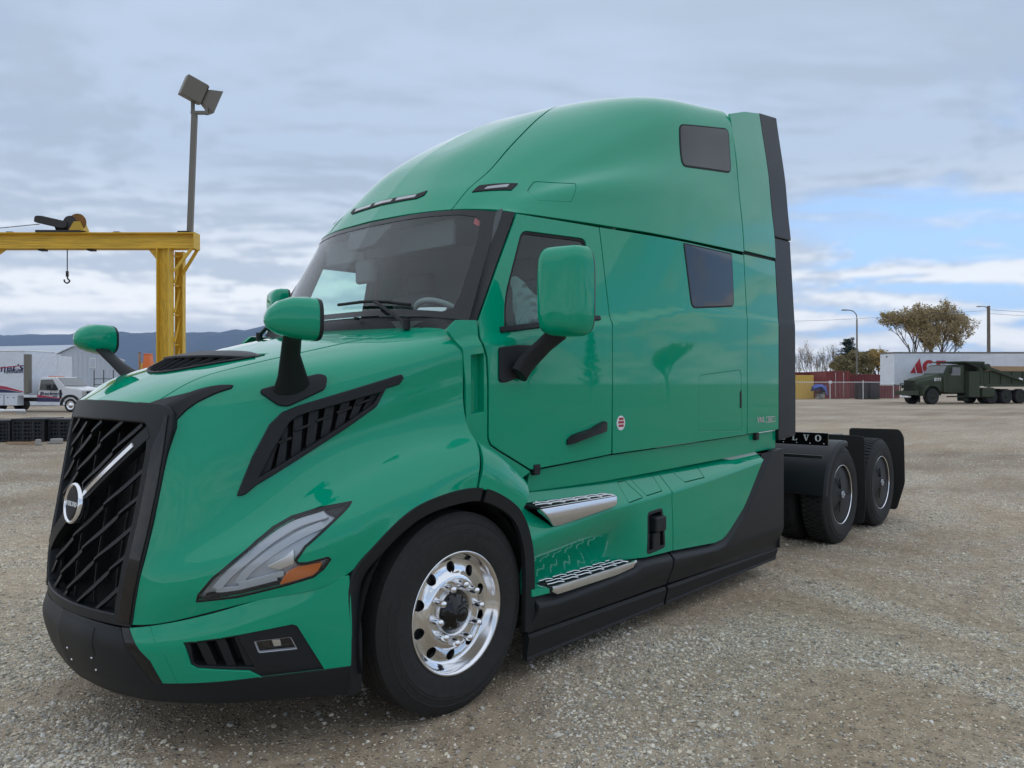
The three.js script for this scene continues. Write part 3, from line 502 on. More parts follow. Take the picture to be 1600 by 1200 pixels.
// roof fairing
const ROOFWIN = roundPoly([[3.77, 3.612], [4.47, 3.738], [4.432, 3.36], [3.690, 3.262]], .06);
{
  const seam = [[0, 2.0], [.75, 2.01], [1.44, 2.0], [2.19, 1.66], [2.81, 1.22], [3.3, .78], [4, .35], [5, .12]];
  const sm = spline(seam, 8), lower = sm.map(([c, r]) => [c, r + .022]), upper = sm.map(([c, r]) => [c, r - .022]);
  mesh('roof_cap', bothSides(panel(roof, ij(roof, [[0, 0], [5, 0], ...upper.slice().reverse()]), { ...uvCell, lip: .02, roll: .002 })), M.paint, truck);
  const REC = roundPoly([[2.149, 2.823], [2.256, 2.914], [2.52, 2.929], [2.43, 2.785], [2.17, 2.757]], [.03, .03, .01, .01, .03]);
  const rec = dense(REC, .02).map(([x, y]) => roofSide.find(x, y)), ins = dense(inset(REC, .006), .02).map(([x, y]) => roofSide.find(x, y));
  both('roof_side', panel(roof, ij(roof, [...lower, [5, 7], [0, 7]]), { holes: [rec], cell: 1 / 80, cv: 1 / 80, lip: .03 }), M.paint, truck);
  both('access_cover', panel(roof, ins, { cell: 1 / 80, cv: 1 / 80, off: -.002, lip: .02 }), M.paint, truck);
  for (const sgn of [1, -1]) {
    const t = new THREE.Group(); t.name = 'roof_window'; truck.add(t); const f = sgn > 0 ? (g) => g : mirrorZ;
    mesh('seal', f(panel(roofSide, ROOFWIN, { holes: [inset(ROOFWIN, .014)], cell: .03, off: .004, lip: .01 })), M.rubber, t);
    mesh('pane', f(panel(roofSide, inset(ROOFWIN, .012), { cell: .05, off: .006, lip: .006 })), M.tint, t);
    const L = new THREE.Group(); L.name = 'marker_light'; truck.add(L);
    mesh('bezel', f(panel(roof, ij(roof, [[.66, 2.22], [.90, 2.24], [1.26, 3.22], [1.0, 3.42]]), { cell: 1 / 90, cv: 1 / 90, off: .006, lip: .012 })), M.darkPlastic, L);
    mesh('lens', f(panel(roof, ij(roof, [[.79, 2.52], [.89, 2.54], [1.13, 3.06], [1.03, 3.12]]), { cell: 1 / 90, cv: 1 / 90, off: .010, lip: .006 })), M.marker, L);
  }
  const L = new THREE.Group(); L.name = 'marker_light_bar'; truck.add(L);
  mesh('bezel', bothSides(panel(roof, ij(roof, [[.53, 0], [.53, .86], [.62, .99], [.76, .99], [.69, .8], [.69, 0]]), { cell: 1 / 90, cv: 1 / 90, off: .006, lip: .012 })), M.darkPlastic, L);
  const lens = (r0, r1) => panel(roof, ij(roof, [[.575, r0], [.575, r1], [.655, r1], [.655, r0]]), { cell: 1 / 90, cv: 1 / 90, off: .010, lip: .006 });
  both('lens', lens(.34, .80), M.marker, L); mesh('lens', bothSides(lens(0, .22)), M.marker, L);
}
// cab and sleeper sides
const DOOR = [[1.562, 1.99], [1.556, 1.89], [1.588, 1.79], [1.596, 1.65], [1.596, 1.36], [1.612, 1.326], [1.66, 1.296], [1.91, 1.166], [2.639, 1.208], [2.647, 1.654], [2.647, 2.059], [2.648, 2.655], [1.962, 2.642], [1.754, 2.310]];
const WINDOW = roundPoly([[1.978, 2.545], [2.51, 2.561], [2.462, 2.052], [1.727, 1.940], [1.755, 2.079], [1.787, 2.172]], [.05, .05, .03, .02, .03, .03]);
{
  const sx = (poly, o = {}) => panel(side, poly, { cell: .035, step: .03, ...o });
  const extZ = table([[2.6, 1.196], [2.73, 1.194], [2.95, 1.181], [3.2, 1.153], [3.52, 1.123], [3.85, 1.073], [4.1, 1.035]]), ext = { P: (x, y) => V(x, y, extZ(y)), du: .004, dv: .004, flip: 1 };
  const parts = (sgn) => {
    const f = sgn > 0 ? (g) => g : mirrorZ;
    const d = new THREE.Group(); d.name = 'door'; truck.add(d);
    mesh('door_skin', f(sx(inset(DOOR, .003), { holes: [inset(WINDOW, -.004)], cell: .03 })), M.paint, d);
    const w = new THREE.Group(); w.name = 'window'; d.add(w);
    mesh('rubber', f(sx(inset(WINDOW, -.006), { holes: [inset(WINDOW, .014)], off: -.008, lip: .012 })), M.rubber, w);
    mesh('pane', f(sx(inset(WINDOW, .005), { off: -.014, lip: 0 })), M.sideGlass, w);
    mesh('sill_moulding', f(sx([[1.70, 1.935], [2.50, 2.048], [2.54, 2.052], [2.54, 2.07], [2.46, 2.066], [1.70, 1.957]], { off: .014, lip: .03, roll: .006 })), M.plastic, d);
    const hnd = new THREE.Group(); hnd.name = 'handle'; d.add(hnd);
    mesh('grip', f(sheetHandle()), M.plastic, hnd);
    mesh('handle_cup', f(sx(roundPoly([[2.28, 1.315], [2.34, 1.39], [2.50, 1.42], [2.52, 1.36]], .02), { off: .001, lip: .002 })), M.paint, hnd);
    // cowl side with its upright pocket
    const POCKET = roundPoly([[1.476, 1.805], [1.566, 1.817], [1.566, 1.50], [1.476, 1.487]], .006);
    mesh('cowl_side', f(sx([[1.452, 1.36], [1.448, 1.653], [1.43, 1.83], [1.36, 1.935], [1.42, 1.985], [1.548, 1.99], [1.542, 1.885], [1.574, 1.785], [1.583, 1.65], [1.583, 1.355], [1.602, 1.317], [1.652, 1.286], [1.902, 1.155], [1.80, 1.11], [1.60, 1.27], [1.49, 1.35]], { holes: [POCKET], cell: .025, lip: .025 })), M.paint, truck);
    mesh('cowl_pocket', f(loft([POCKET.map(([x, y]) => [x, y, sideZ(x, y) - .002]), POCKET.map(([x, y]) => [lerp(x, 1.57, .25), lerp(y, 1.65, .06), sideZ(x, y) - .05])], { capA: false })), M.paint, truck);
    // sleeper
    const s = new THREE.Group(); s.name = 'sleeper_side'; truck.add(s);
    const HATCH = roundPoly([[3.735, 1.716], [4.426, 1.768], [4.450, 1.268], [3.716, 1.300]], .05);
    mesh('skin', f(sx(inset([[2.653, 1.208], [4.535, 1.24], [4.535, 2.70], [3.5, 2.678], [2.654, 2.657], [2.653, 2.059]], .003), { holes: [HATCH] })), M.paint, s);
    const h = new THREE.Group(); h.name = 'luggage_hatch'; s.add(h);
    mesh('hatch_skin', f(sx(inset(HATCH, .007), { off: -.001 })), M.paint, h);
    mesh('hatch_latch', f(sx([[4.405, 1.46], [4.43, 1.46], [4.428, 1.60], [4.405, 1.58]], { off: .003, lip: .004 })), M.darkPlastic, h);
    const SW = roundPoly([[3.57, 2.668], [4.32, 2.684], [4.313, 2.264], [3.632, 2.200]], [.015, .015, .06, .06]);
    const win = new THREE.Group(); win.name = 'sleeper_window'; s.add(win);
    mesh('seal', f(sx(SW, { holes: [inset(SW, .012)], off: .003, lip: .006 })), M.rubber, win); mesh('pane', f(sx(inset(SW, .01), { off: .005, lip: .006 })), M.tint, win);
    if (sgn > 0) {
      const c = []; for (let i = 0; i < 28; i++) c.push([2.739 + .043 * Math.cos(i / 14 * Math.PI), 1.400 + .045 * Math.sin(i / 14 * Math.PI)]);
      mesh('round_sticker', sx(c, { off: .002, lip: .002 }), M.white, s);
      mesh('sticker_print', join([[.026, .024], [.004, .030], [-.018, .026]].map(([dy, w]) => sx([[2.739 - w, 1.40 + dy - .006], [2.739 + w, 1.40 + dy - .006], [2.739 + w, 1.40 + dy + .008], [2.739 - w, 1.40 + dy + .008]], { off: .004, lip: .001, roll: .0005 }))), M.red, s);
    }
    // sill below the doors
    mesh('sill', f(sx([[1.90, 1.04], [1.93, 1.15], [2.64, 1.193], [5.17, 1.240], [5.17, 1.09], [2.6, 1.04]], { off: -.028, lip: .02 })), M.paint, truck);
    for (const [x, y] of [[1.955, 1.163], [4.73, 1.214]]) mesh('sill_bracket', f(box(.055, .06, .03, x, y, sideZ(x, y) - .008, .006)), M.darkPlastic, truck);
    // side extenders
    const e = new THREE.Group(); e.name = 'side_extender'; truck.add(e);
    mesh('lower_panel', f(sx([[4.547, 1.246], [5.168, 1.256], [5.168, 2.724], [4.547, 2.706]])), M.paint, e);
    mesh('upper_panel', f(panel(ext, [[4.548, 2.742], [5.168, 2.755], [5.168, 4.055], [4.85, 3.985], [4.548, 3.885]], { cell: .05, off: .001 })), M.paint, e);
    mesh('upper_edge', f(panel(ext, [[5.178, 2.95], [5.53, 2.965], [5.55, 4.11], [5.178, 4.057]], { cell: .05, off: .003, lip: .035, roll: .008 })), M.plastic, e);
    mesh('lower_edge', f(sx([[5.178, 1.16], [5.55, 1.19], [5.53, 2.945], [5.178, 2.93]], { off: .003, lip: .035, roll: .008 })), M.plastic, e);
    mesh('extender_backing', f(box(.64, .12, .012, 4.87, 2.733, 1.168, 0)), M.darkPlastic, e);
    // A-pillar
    const n = 10, A = [], B = [], Cc = [];
    for (let i = 0; i <= n; i++) { const t = i / n, [u, v] = glass.ij(4, 2 - 2 * t), p = glass.P(u, v), x = t < .5 ? lerp(1.560, 1.752, t * 2) : lerp(1.752, 1.960, t * 2 - 1), y = t < .5 ? lerp(1.992, 2.315, t * 2) : lerp(2.315, 2.648, t * 2 - 1), z = sideZ(x, y); A.push([p.x, p.y, p.z]); B.push([lerp(p.x, x, .55) - .012, lerp(p.y, y, .55), lerp(p.z, z, .62)]); Cc.push([x - .006, y + .002, z - .008]); }
    mesh('pillar_trim', f(sheet([A, B, Cc], 0)), M.plastic, truck);
  };
  function sheetHandle() { const r = [], c = [[2.205, 1.305, .012, .016], [2.24, 1.318, .035, .026], [2.32, 1.338, .045, .024], [2.42, 1.356, .045, .022], [2.47, 1.368, .04, .03], [2.545, 1.384, .036, .034], [2.57, 1.388, .02, .03]]; for (const [x, y, d, h] of c) { const z = sideZ(x, y); r.push([[x, y - h, z + .002], [x, y - h * .8, z + d], [x, y + h * .8, z + d], [x, y + h, z + .002]]); } return loft(r, { crease: .9 }); }
  parts(1); parts(-1);
  // back and top of the sleeper
  mesh('sleeper_back', box(.05, 2.66, 2.08, 5.12, 2.50, 0, .02), M.paint, truck);
  const rear = [0, .6, 1.2, 1.8, 2.4, 3].map((r) => { const [u, v] = roof.ij(5, r), p = roof.P(u, v); return [p.x, p.y, p.z]; });
  const capR = [0, .5, 1].map((t) => rear.map((p) => [lerp(4.55, 5.14, t), p[1] + .03 * t, p[2]]));
  mesh('sleeper_top', bothSides(sheet(capR, .01, V(0, 1, 0))), M.paint, truck);
}
// ---------- rear part of the front fender, arch trim, wheel house ----------
{
  const rearNet = [
    [[1.465, 1.375, 1.105], [1.62, 1.30, 1.125], [1.79, 1.17, 1.145]],
    [[1.475, 1.335, 1.18], [1.63, 1.25, 1.195], [1.815, 1.115, 1.20]],
    [[1.45, 1.235, 1.233], [1.60, 1.16, 1.24], [1.79, 1.035, 1.243]],
    [[1.405, 1.122, 1.243], [1.555, 1.075, 1.25], [1.715, .965, 1.252]],
  ];
  const s = netSurf(rearNet, 4, 30, 24); s.flip = -1;
  both('fender_extension', panel(s, [[0, 0], [1, 0], [1, 1], [0, 1]], { cell: 1 / 24, cv: 1 / 24, lip: .02 }), M.paint, truck);
  const arch = [[.668, .27, 1.165], [.664, .5, 1.175], [.668, .77, 1.165], [.79, .925, 1.195], [.965, 1.055, 1.228], [1.16, 1.108, 1.238], [1.395, 1.118, 1.242], [1.56, 1.068, 1.248], [1.715, .96, 1.252], [1.80, .79, 1.25], [1.822, .6, 1.25], [1.83, .30, 1.24]];
  const run = (pts) => { const c = spline(pts, 6); return c.map(([x, y, z]) => { const dx = 1.3 - x, dy = Math.max(.5 - y, -.62) * (y > .5 ? 1 : 0), l = Math.hypot(dx, dy), k = .062 / l; return [[x - dx * k * .12, y - dy * k * .12, z - .004], [x - dx * k * .05, y - dy * k * .05, z + .006], [x + dx * k, y + dy * k, z - .004], [x + dx * k * 1.05, y + dy * k * 1.05, z - .03], [x, y, z - .05]]; }); };
  const cut = run(arch), seg = Math.round(cut.length * .56);
  both('arch_trim', loft(cut.slice(0, seg), { crease: .6 }), M.plastic, truck); both('arch_trim', loft(cut.slice(seg), { crease: .6 }), M.plastic, truck);
  // wheel house liner
  const liner = []; for (const z of [.62, 1.19]) { const r = []; for (let i = 0; i <= 24; i++) { const a = Math.PI * (-.08 + 1.16 * i / 24); r.push([1.27 - .575 * Math.cos(a), .50 + .585 * Math.sin(a), z]); } liner.push(r); }
  both('wheel_house', join(sheet(liner), slab(liner[0].map(([x, y]) => [x, y]), .01, 0).translate(0, 0, .62)), M.darkPlastic, truck);
}
// ---------- wheels ----------
const circle = (r, n, cx = 0, cy = 0) => Array.from({ length: n }, (_, i) => [cx + r * Math.cos(i / n * 2 * Math.PI), cy + r * Math.sin(i / n * 2 * Math.PI)]);
function tyre(R, w, ribs, lugs) {   // axis z, outer face at z = 0, inner at z = -w
  const h = w / 2, p = [[.287, -.035], [.30, -.022], [.318, -.012], [.345, -.004], [.375, 0], [.405, 0], [.408, -.003], [.412, -.0015], [.418, -.0015], [.421, -.005], [.43, -.006], [.446, -.010], [.449, -.007], [.453, -.008], [.456, -.013], [.46, -.014], [R - .022, -.026], [R - .006, -.038]];
  const tread = [], n = ribs; for (let i = 0; i < n; i++) { const a = -.040 - (w - .08) * i / n, b = -.040 - (w - .08) * (i + 1) / n, g = .007; const cr0 = (z) => R - .006 * ((z + h) / h) ** 2; tread.push([cr0(a), a - (i ? g / 2 : 0)], [cr0(b), b + g / 2]); if (i < n - 1) tread.push([R - .016, b + g / 2 - .001], [R - .016, b - g / 2 + .001]); }
  const full = [...p, ...tread, ...p.slice().reverse().map(([r, z]) => [r, -w - z])];
  let g = lathe(full.map(([r, z]) => [r, z]), 96); g.deleteAttribute('normal'); g = plain(toCreasedNormals(mergeVertices(g, 1e-5), .6));
  const parts = [g.rotateX(Math.PI / 2)];
  if (lugs) { const b = []; for (let i = 0; i < 64; i++) for (let k = 0; k < 4; k++) { const a = (i + (k % 2) * .5) / 64 * 2 * Math.PI, q = box(.030, .014, .05, 0, 0, 0, .003, 1); q.translate(0, R + .003, -.045 - .0265 - k * (w - .09) / 3.6); q.rotateZ(a); b.push(q); } parts.push(join(b)); }
  return join(parts);
}
function alloyWheel() {   // outer face near z = 0; polished disc with ten hand holes
  const prof = table([[0, -.045], [.115, -.045], [.125, -.046], [.165, -.044], [.185, -.052], [.20, -.064], [.235, -.075], [.258, -.072], [.275, -.05], [.288, -.025], [.298, -.012], [.305, -.012]]);
  const s = { P: (x, y) => V(x, y, prof(Math.hypot(x, y))), du: .002, dv: .002, flip: 1 };
  const holes = [circle(.112, 40)]; for (let i = 0; i < 10; i++) { const a = (i + .5) / 10 * 2 * Math.PI; holes.push(circle(.0285, 24, .224 * Math.cos(a), .222 * Math.sin(a))); }
  const rimP = []; for (let r = .262; r <= .3031; r += .003) rimP.push([r, prof(r)]);
  return join(panel(s, circle(.2625, 96), { holes, cell: .012, lip: .02, roll: .0005 }), lathe([...rimP, [.307, -.010], [.309, -.018], [.30, -.04], [.29, -.06]], 96).rotateX(Math.PI / 2));
}
function frontWheel(sgn) {
  const w = new THREE.Group(); w.name = 'front_wheel'; truck.add(w); w.position.set(1.30, .502, sgn * 1.212); if (sgn < 0) w.rotation.y = Math.PI;
  mesh('tyre', tyre(.504, .28, 5), M.rubber, w);
  mesh('rim', alloyWheel(), M.chrome, w);
  mesh('hub', join(lathe([[.0001, .02], [.035, .02], [.042, .012], [.046, -.01], [.075, -.018], [.085, -.03], [.105, -.045], [.11, -.12]]).rotateX(Math.PI / 2), lathe([[.0001, .03], [.022, .029], [.026, .02]]).rotateX(Math.PI / 2)), M.gloss, w);
  mesh('hub_ring', lathe([[.10, -.05], [.112, -.032], [.121, -.034], [.124, -.05]]).rotateX(Math.PI / 2), M.satin, w);
  for (let i = 0; i < 10; i++) { const a = (i + .15) / 10 * 2 * Math.PI, g = join(new THREE.CylinderGeometry(.024, .026, .012, 18).translate(0, -.003, 0), new THREE.CylinderGeometry(.0195, .022, .034, 6).translate(0, .02, 0), lathe([[.0195, .036], [.018, .052], [.012, .064], [.0001, .067]], 16)).rotateX(Math.PI / 2).translate(.143 * Math.cos(a), .143 * Math.sin(a), -.043); mesh('lug_nut', g, M.chrome, w); }
  mesh('brake', lathe([[.0001, -.11], [.27, -.11], [.27, -.26], [.0001, -.26]], 40).rotateX(Math.PI / 2), M.steel, w);
  return w;
}
frontWheel(1); frontWheel(-1);
{
  const tg = tyre(.502, .272, 4, true), cov = lathe([[.0001, -.012], [.05, -.013], [.06, -.022], [.16, -.03], [.24, -.040], [.288, -.045], [.294, -.055]], 64).rotateX(Math.PI / 2);
  const rim = lathe([[.294, -.06], [.296, -.03], [.300, -.018], [.306, -.017], [.308, -.024]], 64).rotateX(Math.PI / 2);
  const rib = join([0, 1, 2].map((k) => { const q = box(.028, .12, .012, 0, .135, -.021, .005); q.rotateX(.06); return q.rotateZ(k * 2.094 + .5); }));
  const iron = join(lathe([[.026, -.014], [.026, -.004], [.036, -.004], [.036, -.014]], 28).rotateX(Math.PI / 2), box(.075, .016, .01, 0, 0, -.004, .002));
  for (const x of [6.85, 8.17]) for (const sgn of [1, -1]) {
    const w = new THREE.Group(); w.name = 'drive_wheel'; truck.add(w); w.position.set(x, .502, sgn * 1.208); if (sgn < 0) w.rotation.y = Math.PI; 
    mesh('tyre', tg, M.rubber, w); mesh('rim', rim, M.chrome, w); mesh('wheel_cover', cov, M.plastic, w); mesh('cover_ribs', rib, M.darkPlastic, w); mesh('cover_badge', iron, M.lampGrey, w);
    const inner = mesh('inner_tyre', tg, M.rubber, w); inner.position.z = -.335;
    mesh('brake_drum', lathe([[.0001, -.16], [.28, -.16], [.28, -.60], [.0001, -.60]], 32).rotateX(Math.PI / 2), M.steel, w);
  }
}
// ---------- chassis fairing with steps ----------
const creaseY = table([[1.75, .80], [2.035, .825], [2.58, .874], [3.305, .906], [4.81, 1.02], [5.2, 1.055]]), topY = table([[1.75, 1.035], [2.0, 1.048], [2.6, 1.072], [5.2, 1.092]]);
function fairZ(x, y) {
  const k = creaseY(x), t = topY(x), pocket = (1 - sstep(2.62, 2.98, x));
  if (y >= k) return lerp(1.25, 1.115, Math.min(1.1, (y - k) / (t - k)));
  const d = sstep(0, .32, k - y);
  return 1.25 + .012 * sstep(.02, .3, k - y) * (1 - pocket) - pocket * .105 * d;
}
const fair = { P: (x, s) => { const y = s + creaseY(x); return V(x, y, fairZ(x, y)); }, du: .003, dv: .003, flip: 1 };   // second coordinate: height above the crease
{
  const fc = (p) => dense(p, .03).map(([x, y]) => [x, y - creaseY(x)]);
  const fx = (poly, o = {}) => panel(fair, fc(poly), { cell: .03, cv: .025, step: .025, align: true, ...o, holes: (o.holes ?? []).map(fc) });
  const tz = (x0, x1, n, fn) => Array.from({ length: n + 1 }, (_, i) => { const x = lerp(x0, x1, i / n); return fn(x); });
  const parts = (sgn) => {
    const f = sgn > 0 ? (g) => g : mirrorZ, F = new THREE.Group(); F.name = 'chassis_fairing'; truck.add(F);
    const UP = [[1.815, .978], [1.875, .985], [2.605, .964], [2.592, .902], [2.56, .893], [2.06, .838], [1.995, .842], [1.975, .858]];
    const D1 = roundPoly([[2.765, 1.02], [2.855, 1.022], [2.955, .90], [2.765, .885]], .012), D2 = [[2.895, 1.055], [2.995, .905], [3.20, .917], [3.20, 1.066]], D3 = [[3.40, 1.066], [3.52, .945], [3.80, .955], [3.83, 1.07]];
    const CAP = roundPoly([[2.985, .80], [3.165, .808], [3.185, .545], [2.96, .53]], .03);
    const greenF = [[1.80, 1.038], ...tz(2.0, 3.262, 8, (x) => [x, topY(x)]), [3.295, .91], [3.285, .505], [2.88, .518], [1.84, .490], [1.80, .70], [1.765, .93]];
    mesh('front_panel', f(fx(greenF, { holes: [UP, D1, D2, CAP], cell: .02, cv: .02, step: .02, roll: .004 })), M.paint, F);
    for (const d of [D1, D2]) mesh('access_door', f(fx(inset(d, .009), { off: -.001 })), M.paint, F);
    const blackR = [[3.30, .497], [3.9, .458], [4.02, .465], [4.10, .49], [4.20, .545], [4.39, .66], [4.63, .87], [4.86, 1.078]];
    const greenR = [[3.275, topY(3.275)], ...tz(3.4, 4.84, 10, (x) => [x, topY(x)]), ...blackR.slice().reverse().map(([x, y]) => [x, y + .006]), [3.307, .91]];
    mesh('rear_panel', f(fx(greenR, { holes: [D3] })), M.paint, F); mesh('access_door', f(fx(inset(D3, .009), { off: -.001 })), M.paint, F);
    // black lower skirts: a bevelled upper edge that stands out from the green, a flat face, an inset rubber lip
    const skirt = (edge) => { const yb = table(edge); return { P: (x, q) => { const y = q + yb(x), sl = (yb(x + .01) - yb(x - .01)) / .02, d = -q / Math.sqrt(1 + sl * sl); return V(x, y, 1.230 + .040 * clamp(d / .042, 0, 1) - .05 * sstep(.42, .25, y)); }, du: .004, dv: .003, flip: 1, yb }; };
    const sk = (edge, poly) => { const S = skirt(edge); return panel(S, dense(poly, .03).map(([x, y]) => [x, y - S.yb(x)]), { cell: .03, cv: .021, step: .025, align: true, roll: .006, lip: .05 }); };
    const edgeF = [[1.80, .478], [2.02, .458], [2.80, .488], [2.90, .506], [3.275, .490]];
    mesh('front_skirt', f(sk(edgeF, [[1.85, .474], [2.02, .455], [2.80, .485], [2.90, .503], [3.275, .487], [3.275, .272], [1.80, .285], [1.845, .40]])), M.plastic, F);
    mesh('rear_skirt', f(sk([...blackR.map(([x, y]) => [x, y - .004]), [5.0, 1.20], [5.2, 1.36]], [...blackR.map(([x, y]) => [x, y - .008]), [5.14, 1.085], [5.158, 1.05], [5.158, .225], [3.30, .272]])), M.plastic, F);
    const lipS = (x0, x1) => f(loft([x0, x1].map((x) => { const y = lerp(.27, .225, (x - 1.8) / 3.4); return [[x, y, 1.21], [x, y - .02, 1.222], [x, .14, 1.20], [x, .125, 1.206], [x, .115, 1.195], [x, .13, 1.17], [x, y, 1.17]]; }), { crease: .5 }));
    mesh('skirt_lip', lipS(1.82, 3.272), M.darkPlastic, F); mesh('skirt_lip', lipS(3.30, 5.15), M.darkPlastic, F);
    mesh('fairing_end', f(box(.02, .85, .62, 5.145, .65, .93, .004)), M.darkPlastic, F);
    mesh('fairing_inner', f(join(box(3.3, .80, .02, 3.5, .62, .98, 0), box(3.3, .012, .2, 3.5, 1.035, 1.02, 0), box(1.0, .012, .2, 2.4, .46, 1.1, 0))), M.darkPlastic, F);
    // grating: rows of staggered raised bars on a dark tray
    const grate = (x0, x1, z0, z1, y, yEnd, skew) => { const b = []; for (let r = 0; r < 3; r++) for (let c = 0; c < 6; c++) { const L = (x1 - x0) / 6, a = x0 + c * L + (r % 2) * L * .3 + .006, e = Math.min(a + L * .86, x1 - .006), z = lerp(z0, z1, (r + .5) / 3), yy = (x) => lerp(y, yEnd, (x - x0) / (x1 - x0)); if (e - a > .03) { b.push(tube([[a, yy(a) + .004, z - .014], [a + .03, yy(a) + .008, z + .004], [e - .03, yy(e) + .008, z + .004], [e, yy(e) + .004, z + .018]], .0055, 10, 6)); } } return b; };
    const st = new THREE.Group(); st.name = 'upper_step'; F.add(st);
    mesh('tread', f(loft([[[1.83, .978, 1.10], [1.87, .966, 1.27], [1.87, .960, 1.265], [1.83, .95, 1.10]], [[2.60, .958, 1.10], [2.60, .956, 1.27], [2.60, .950, 1.265], [2.60, .94, 1.10]]], { crease: .4 })), M.darkPlastic, st);
    for (const b of grate(1.86, 2.59, 1.115, 1.262, .975, .958)) mesh('tread_bar', f(b), M.satin, st);
    const plate = { P: (x, y) => V(x, y, 1.256 + .018 * (1 - ((y - .915) / .06) ** 2)), du: .004, dv: .004, flip: 1 };   // leans out at the top
    mesh('step_face', f(panel(plate, roundPoly([[1.868, .966], [2.600, .957], [2.590, .905], [2.555, .895], [2.05, .842], [1.995, .848], [1.97, .868]], .012), { cell: .03, lip: .03, roll: .006 })), M.satin, st);
    const lo = new THREE.Group(); lo.name = 'lower_step'; F.add(lo);
    mesh('tread', f(loft([[1.95, 1.11, 1.255], [2.10, 1.10, 1.268], [2.6, 1.10, 1.268], [2.83, 1.19, 1.262]].map(([x, a, b]) => [[x, .512, a], [x, .508, b], [x, .47, b], [x, .47, a]]), { crease: .4 })), M.darkPlastic, lo);
    for (const b of grate(1.97, 2.76, 1.125, 1.255, .513, .513)) mesh('tread_bar', f(b), M.satin, lo);
    mesh('step_edge', f(loft([[1.965, .010], [2.0, .022], [2.6, .022], [2.78, .016], [2.84, .006]].map(([x, h], i) => { const z = [1.268, 1.278, 1.278, 1.272, 1.258][i]; return [[x, .512, z - .018], [x, .514, z], [x, .505 - h * .5, z + .004], [x, .502 - h * 1.6, z - .002], [x, .50 - h * 1.6, z - .02]]; }), { crease: .6 })), M.satin, lo);
    mesh('step_ledge', f(loft([[1.80, .49, .535], [1.85, .485, .53], [1.95, .48, .515]].map(([x, a, b], i) => [[x, b, 1.14], [x, b - .008, 1.255], [x, a, 1.258], [x, a, 1.14]]), { crease: .4 })), M.paint, lo);
    // recessed filler
    const fl = new THREE.Group(); fl.name = 'filler_cap'; F.add(fl);
    mesh('pocket_rim', f(fx(CAP, { holes: [inset(CAP, .014)], off: .003, lip: .05, roll: .005 })), M.plastic, fl);
    mesh('pocket', f(fx(CAP, { off: -.05, lip: 0 })), M.darkPlastic, fl);
    mesh('cap', f(join(box(.13, .10, .08, 3.09, .715, 1.255, .012), box(.09, .12, .06, 3.08, .60, 1.235, .012))), M.plastic, fl);
  };
  parts(1); parts(-1);
}
